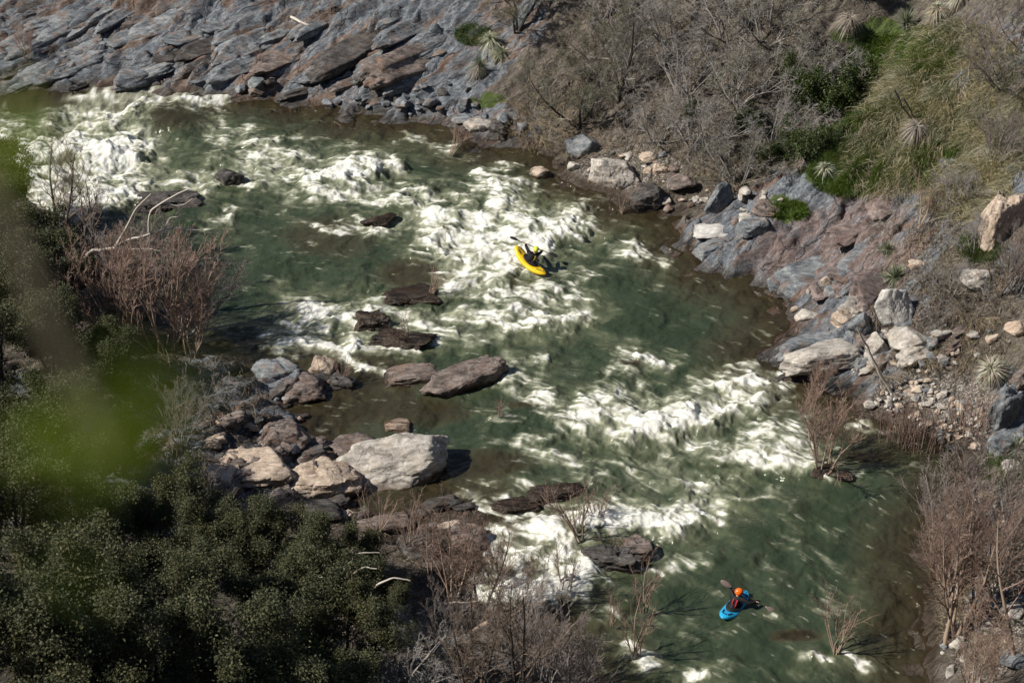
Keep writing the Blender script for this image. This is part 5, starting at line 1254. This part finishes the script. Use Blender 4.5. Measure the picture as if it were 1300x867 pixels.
# yellow kayak, in the main rapid
c = at(671, 331, .3); zw = water_z(c.x, c.y); c = at(671, 333, zw + .18); c.z = zw + .12
bow = at(648.5, 313, zw + .58); d = bow - c; print('yellow half length', d.length)
My = frame_of(d, R(10))
kayak(c, None, 2.0, .68, MY, 'yellow kayak dropping through the white water in midstream', My)
kayaker(c, My, (.06, .05), R(-50), at(647, 301, zw + 1.0), at(708, 326, zw + .12), .32, .68, MLIME, MSUIT, MOL, 'person in a lime green helmet and black jacket, paddling the yellow kayak', 'paddle with a black raised blade, held by the person in the lime helmet', MBLADE, ((.3, -.7, .6), (.1, -.6, .8)))

# ------------------------------------------------------------------ out-of-focus twig right before the camera
rg = np.random.default_rng(12)
fr = tag(link('leafy_twig', None, loc=(-.25, 1.3, CAM_H - .9)), 'blurred green leafy twig hanging close in front on the left side', 'twig')
org = np.array([-.25, 1.3, CAM_H - .9])
def near(u, v, dist): d = ray(u, v); return d * dist / np.linalg.norm(d) + np.array([0, 0, CAM_H])
st = np.array([near(u, v, q) for u, v, q in ((-60, 130, 1.8), (20, 300, 1.7), (60, 410, 1.6), (105, 500, 1.5), (138, 585, 1.4))])
V, F = tubes((st - org)[None], np.array([[.0085, .0075, .007, .006, .003]]), 8); link('stem', mesh('stem', V, F, plain('twig_bark', (.050, .043, .026), .8, .2)), fr)
LV = mat_leaf('near_leaf', (.10, .145, .008), (.14, .19, .012), (.17, .21, .02), .4)
spots = [(172,500,18,.85,3),(125,545,40,.95,2),(60,570,50,1.0,2),(110,640,50,1.0,2),(85,735,35,1.05,1),(12,165,30,.95,2),(40,195,30,1.,1),(250,480,40,.95,1)]
C, Sz = [], []
for u, v, sp, q, n in spots:
    for k in range(n): C.append(near(u + rg.normal(0, sp * .6), v + rg.normal(0, sp * .5), q * rg.uniform(.92, 1.08)) - org); Sz.append(rg.uniform(.020, .031))
C = np.array(C); Sz = np.array(Sz)
ax_ = unitv(rg.standard_normal((len(C), 3)) + np.array([.6, 0, -.3])); nr = unitv(np.cross(ax_, rg.standard_normal((len(C), 3)))); nr = np.where((nr[:, 1:2] > 0), -nr, nr); wd_ = np.cross(ax_, nr)
Vs = []
ts = np.linspace(-1, 1, 7)
for t in ts:
    w_ = (.02 + .48 * max(1 - t * t, 0) ** .8) * Sz * .6
    cc = C + ax_ * (Sz * t * .9)[:, None] + nr * (Sz * .12 * t * t)[:, None]
    Vs += [cc - wd_ * w_[:, None] + nr * (w_ * .25)[:, None], cc, cc + wd_ * w_[:, None] + nr * (w_ * .25)[:, None]]
V = np.stack(Vs, 1).reshape(-1, 3); b = np.arange(len(C))[:, None] * 21
F = np.concatenate([b + np.array([[3 * k + j, 3 * k + j + 1, 3 * k + j + 4, 3 * k + j + 3]]) for k in range(6) for j in (0, 1)])
link('leaves', mesh('leaves', V, F, LV), fr)
print('boats', time.time() - T0)
# ------------------------------------------------------------------ light and camera
SUN_EL, SUN_AZ = 44.0, 252.0        # elevation, compass-like azimuth (0 = +Y, clockwise): from the left, a little behind the viewer
w = bpy.data.worlds.new('World'); sc.world = w; w.use_nodes = True
nt = w.node_tree; nt.nodes.clear()
sk = nt.nodes.new('ShaderNodeTexSky'); sk.sky_type = 'NISHITA'; sk.sun_disc = False
sk.sun_elevation = R(SUN_EL); sk.sun_rotation = R(SUN_AZ); sk.altitude = 300; sk.air_density = 1.0; sk.dust_density = .6; sk.ozone_density = 1.2
bg = nt.nodes.new('ShaderNodeBackground'); bg.inputs['Strength'].default_value = .062
wo = nt.nodes.new('ShaderNodeOutputWorld'); nt.links.new(sk.outputs[0], bg.inputs[0]); nt.links.new(bg.outputs[0], wo.inputs[0])
ld = bpy.data.lights.new('sun', 'SUN'); ld.energy = 5.0; ld.angle = R(.53); ld.color = (1, .93, .82)
lo = link('sun', ld); a, e = R(SUN_AZ), R(SUN_EL)
from mathutils import Vector
lo.rotation_euler = Vector((math.sin(a) * math.cos(e), math.cos(a) * math.cos(e), math.sin(e))).to_track_quat('Z', 'Y').to_euler()
cd = bpy.data.cameras.new('camera'); cd.sensor_width = 36; cd.lens = FPX / 1300 * 36; cd.clip_start = .1; cd.clip_end = 3000
co = link('camera', cd, loc=(0, 0, CAM_H), rot=(R(90) - PITCH, 0, 0)); sc.camera = co
cd.dof.use_dof = True; cd.dof.focus_distance = 84.0; cd.dof.aperture_fstop = 1.8
vs = sc.view_settings; vs.view_transform = 'Standard'; vs.look = 'None'; vs.gamma = 1; vs.exposure = 0.46; vs.use_curve_mapping = False
cy = sc.cycles; cy.max_bounces = 5; cy.diffuse_bounces = 2; cy.glossy_bounces = 2; cy.transparent_max_bounces = 6; cy.transmission_bounces = 2
cy.use_denoising = True
try: cy.denoiser = 'OPENIMAGEDENOISE'
except Exception: pass
cy.use_adaptive_sampling = True; cy.adaptive_threshold = .02
cy.caustics_reflective = False; cy.caustics_refractive = False
print('built', time.time() - T0)
